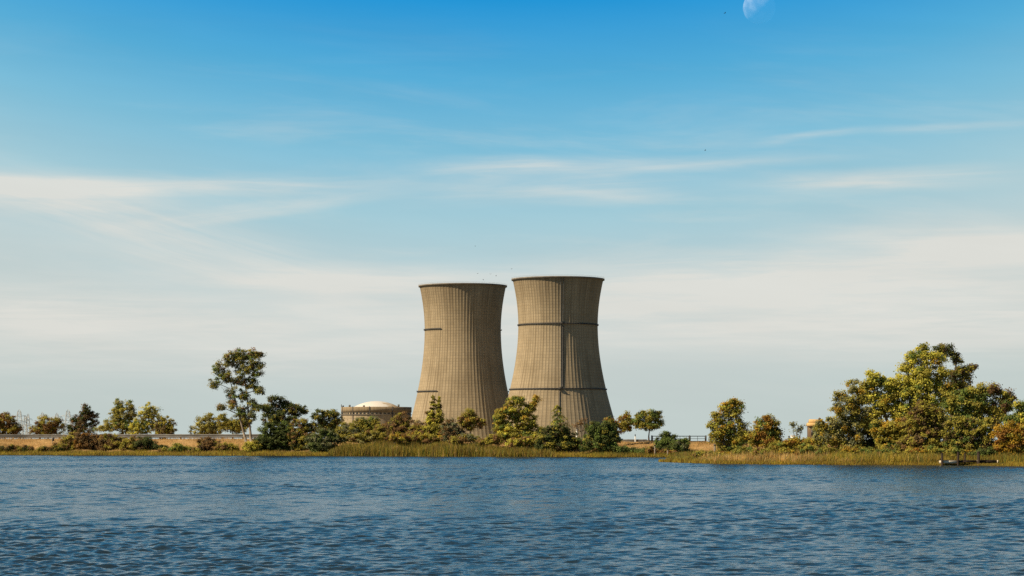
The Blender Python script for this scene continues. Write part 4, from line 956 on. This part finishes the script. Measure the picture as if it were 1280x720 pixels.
# ------------------------------------------------------------------ moon and birds
def moon():
    d = 60000.0; c = pt(949, 9.5, d); R = 20.3 * d / FPX
    m, nt, b = new_mat('moon_dust'); nt.nodes.remove(b)
    df = ND(nt, 'ShaderNodeBsdfDiffuse'); df.inputs['Roughness'].default_value = .3
    tc = ND(nt, 'ShaderNodeTexCoord'); nz = ND(nt, 'ShaderNodeTexNoise'); nz.inputs['Scale'].default_value = 2.2 / R; nz.inputs['Detail'].default_value = 5
    nt.links.new(tc.outputs['Object'], nz.inputs['Vector'])
    r = ND(nt, 'ShaderNodeMapRange'); nt.links.new(nz.outputs['Fac'], r.inputs[0]); r.inputs[1].default_value = .4; r.inputs[2].default_value = .6
    nt.links.new(mixc(nt, r.outputs[0], (.08, .08, .08), (.16, .157, .15)), df.inputs['Color'])
    tr = ND(nt, 'ShaderNodeBsdfTransparent'); ad = ND(nt, 'ShaderNodeAddShader')     # the bright daytime air lies in front of the moon
    nt.links.new(df.outputs[0], ad.inputs[0]); nt.links.new(tr.outputs[0], ad.inputs[1])
    ge = ND(nt, 'ShaderNodeNewGeometry'); mx = ND(nt, 'ShaderNodeMixShader'); nt.links.new(ge.outputs['Backfacing'], mx.inputs[0])
    nt.links.new(ad.outputs[0], mx.inputs[1]); nt.links.new(tr.outputs[0], mx.inputs[2])     # only the near side reflects
    nt.links.new(mx.outputs[0], nt.nodes['Material Output'].inputs[0])
    V, Q, UV = revolve(-R * np.cos(np.linspace(.01, PI - .01, 40)), R * np.sin(np.linspace(.01, PI - .01, 40)), 64, 1, 1)
    o = quads_mesh('moon', V + np.array(c), Q, m, smooth=True, origin=tuple(c))
    tag(o, 'pale daytime moon high in the blue sky', 'moon')
moon()

def bird(px, py, d, span, seed, label, group=None, perched=False):
    rng = random.Random(seed); c = pt(px, py, d); h = rng.uniform(0, 2 * PI); fl = rng.uniform(-.15, .4)
    bm = bmesh.new()
    prof = [(-.5, .0), (-.32, .055), (-.05, .10), (.2, .085), (.34, .05), (.42, .055), (.50, .02)]   # tail to beak
    rings = []
    for (t, r) in prof:
        rings.append([bm.verts.new((t * span * .42, r * span * .5 * math.cos(2 * PI * k / 8), r * span * .5 * math.sin(2 * PI * k / 8))) for k in range(8)])
    for a, b in zip(rings, rings[1:]):
        for k in range(8): bm.faces.new((a[k], a[(k + 1) % 8], b[(k + 1) % 8], b[k]))
    for s in (-1, 1):
        w = .16 if perched else 1.0
        pts = [(.10, .03), (.13, .28), (.02, .5), (-.06, .46), (-.10, .25), (-.10, .03)]
        up = [bm.verts.new((x * span, s * y * span * w, .012 * span + y * fl * span * w)) for x, y in pts]
        dn = [bm.verts.new((x * span, s * y * span * w, -.008 * span + y * fl * span * w)) for x, y in pts]
        bm.faces.new(up); bm.faces.new(dn[::-1])
        for k in range(6): bm.faces.new((up[k], dn[k], dn[(k + 1) % 6], up[(k + 1) % 6]))
    bmesh.ops.recalc_face_normals(bm, faces=bm.faces)
    me = bpy.data.meshes.new('bird'); bm.to_mesh(me); bm.free(); me.materials.append(BIRD)
    o = bpy.data.objects.new('bird', me); o.location = c; o.rotation_euler = (rng.uniform(-.3, .3) if not perched else 0, -.9 if perched else 0, h); link(o)
    tag(o, label, 'bird', group)
GB = 'birds circling above the left cooling tower'
for i, (x, y) in enumerate([(597, 342), (613, 342.5), (604, 349.5), (620, 345)]):
    bird(x, y, 1960 + 8 * i, 2.3, 20 + i, 'tiny dark bird flying just above the rim of the left cooling tower', GB)
bird(594, 307.5, 1900, 2.3, 31, 'tiny dark bird flying well above the left cooling tower')
bird(639.5, 336, 1900, 2.6, 32, 'tiny dark bird flying off the top left corner of the right cooling tower')
bird(906, 16.5, 900, 1.6, 33, 'small dark bird high in the sky left of the moon')
bird(881.5, 188, 900, 1.4, 34, 'small dark bird in open sky right of the cooling towers, below the moon')
rz_ = gz((578.5 - 640) * 2003 / FPX, 2003) + 128.4 + .75
for i, a in enumerate((-62, -52, -46, -38, -72)):
    R_ = float(profile(np.array(128.4), 128.4)) + .3
    x = (578.5 - 640) * 2003 / FPX + R_ * math.cos(math.radians(a)); y = 2003 + R_ * math.sin(math.radians(a))
    bird(640 + x * FPX / y, YH - (rz_ - HCAM) * FPX / y, y, 1.5, 40 + i, 'tiny dark bird perched on the rim of the left cooling tower', 'birds perched on the tower rim', True)

# ------------------------------------------------------------------ render settings
S.render.engine = 'CYCLES'
S.cycles.max_bounces = 6; S.cycles.diffuse_bounces = 3; S.cycles.glossy_bounces = 3; S.cycles.transmission_bounces = 2
S.cycles.transparent_max_bounces = 6
S.render.resolution_x = 1024; S.render.resolution_y = 576
S.cycles.use_denoising = False
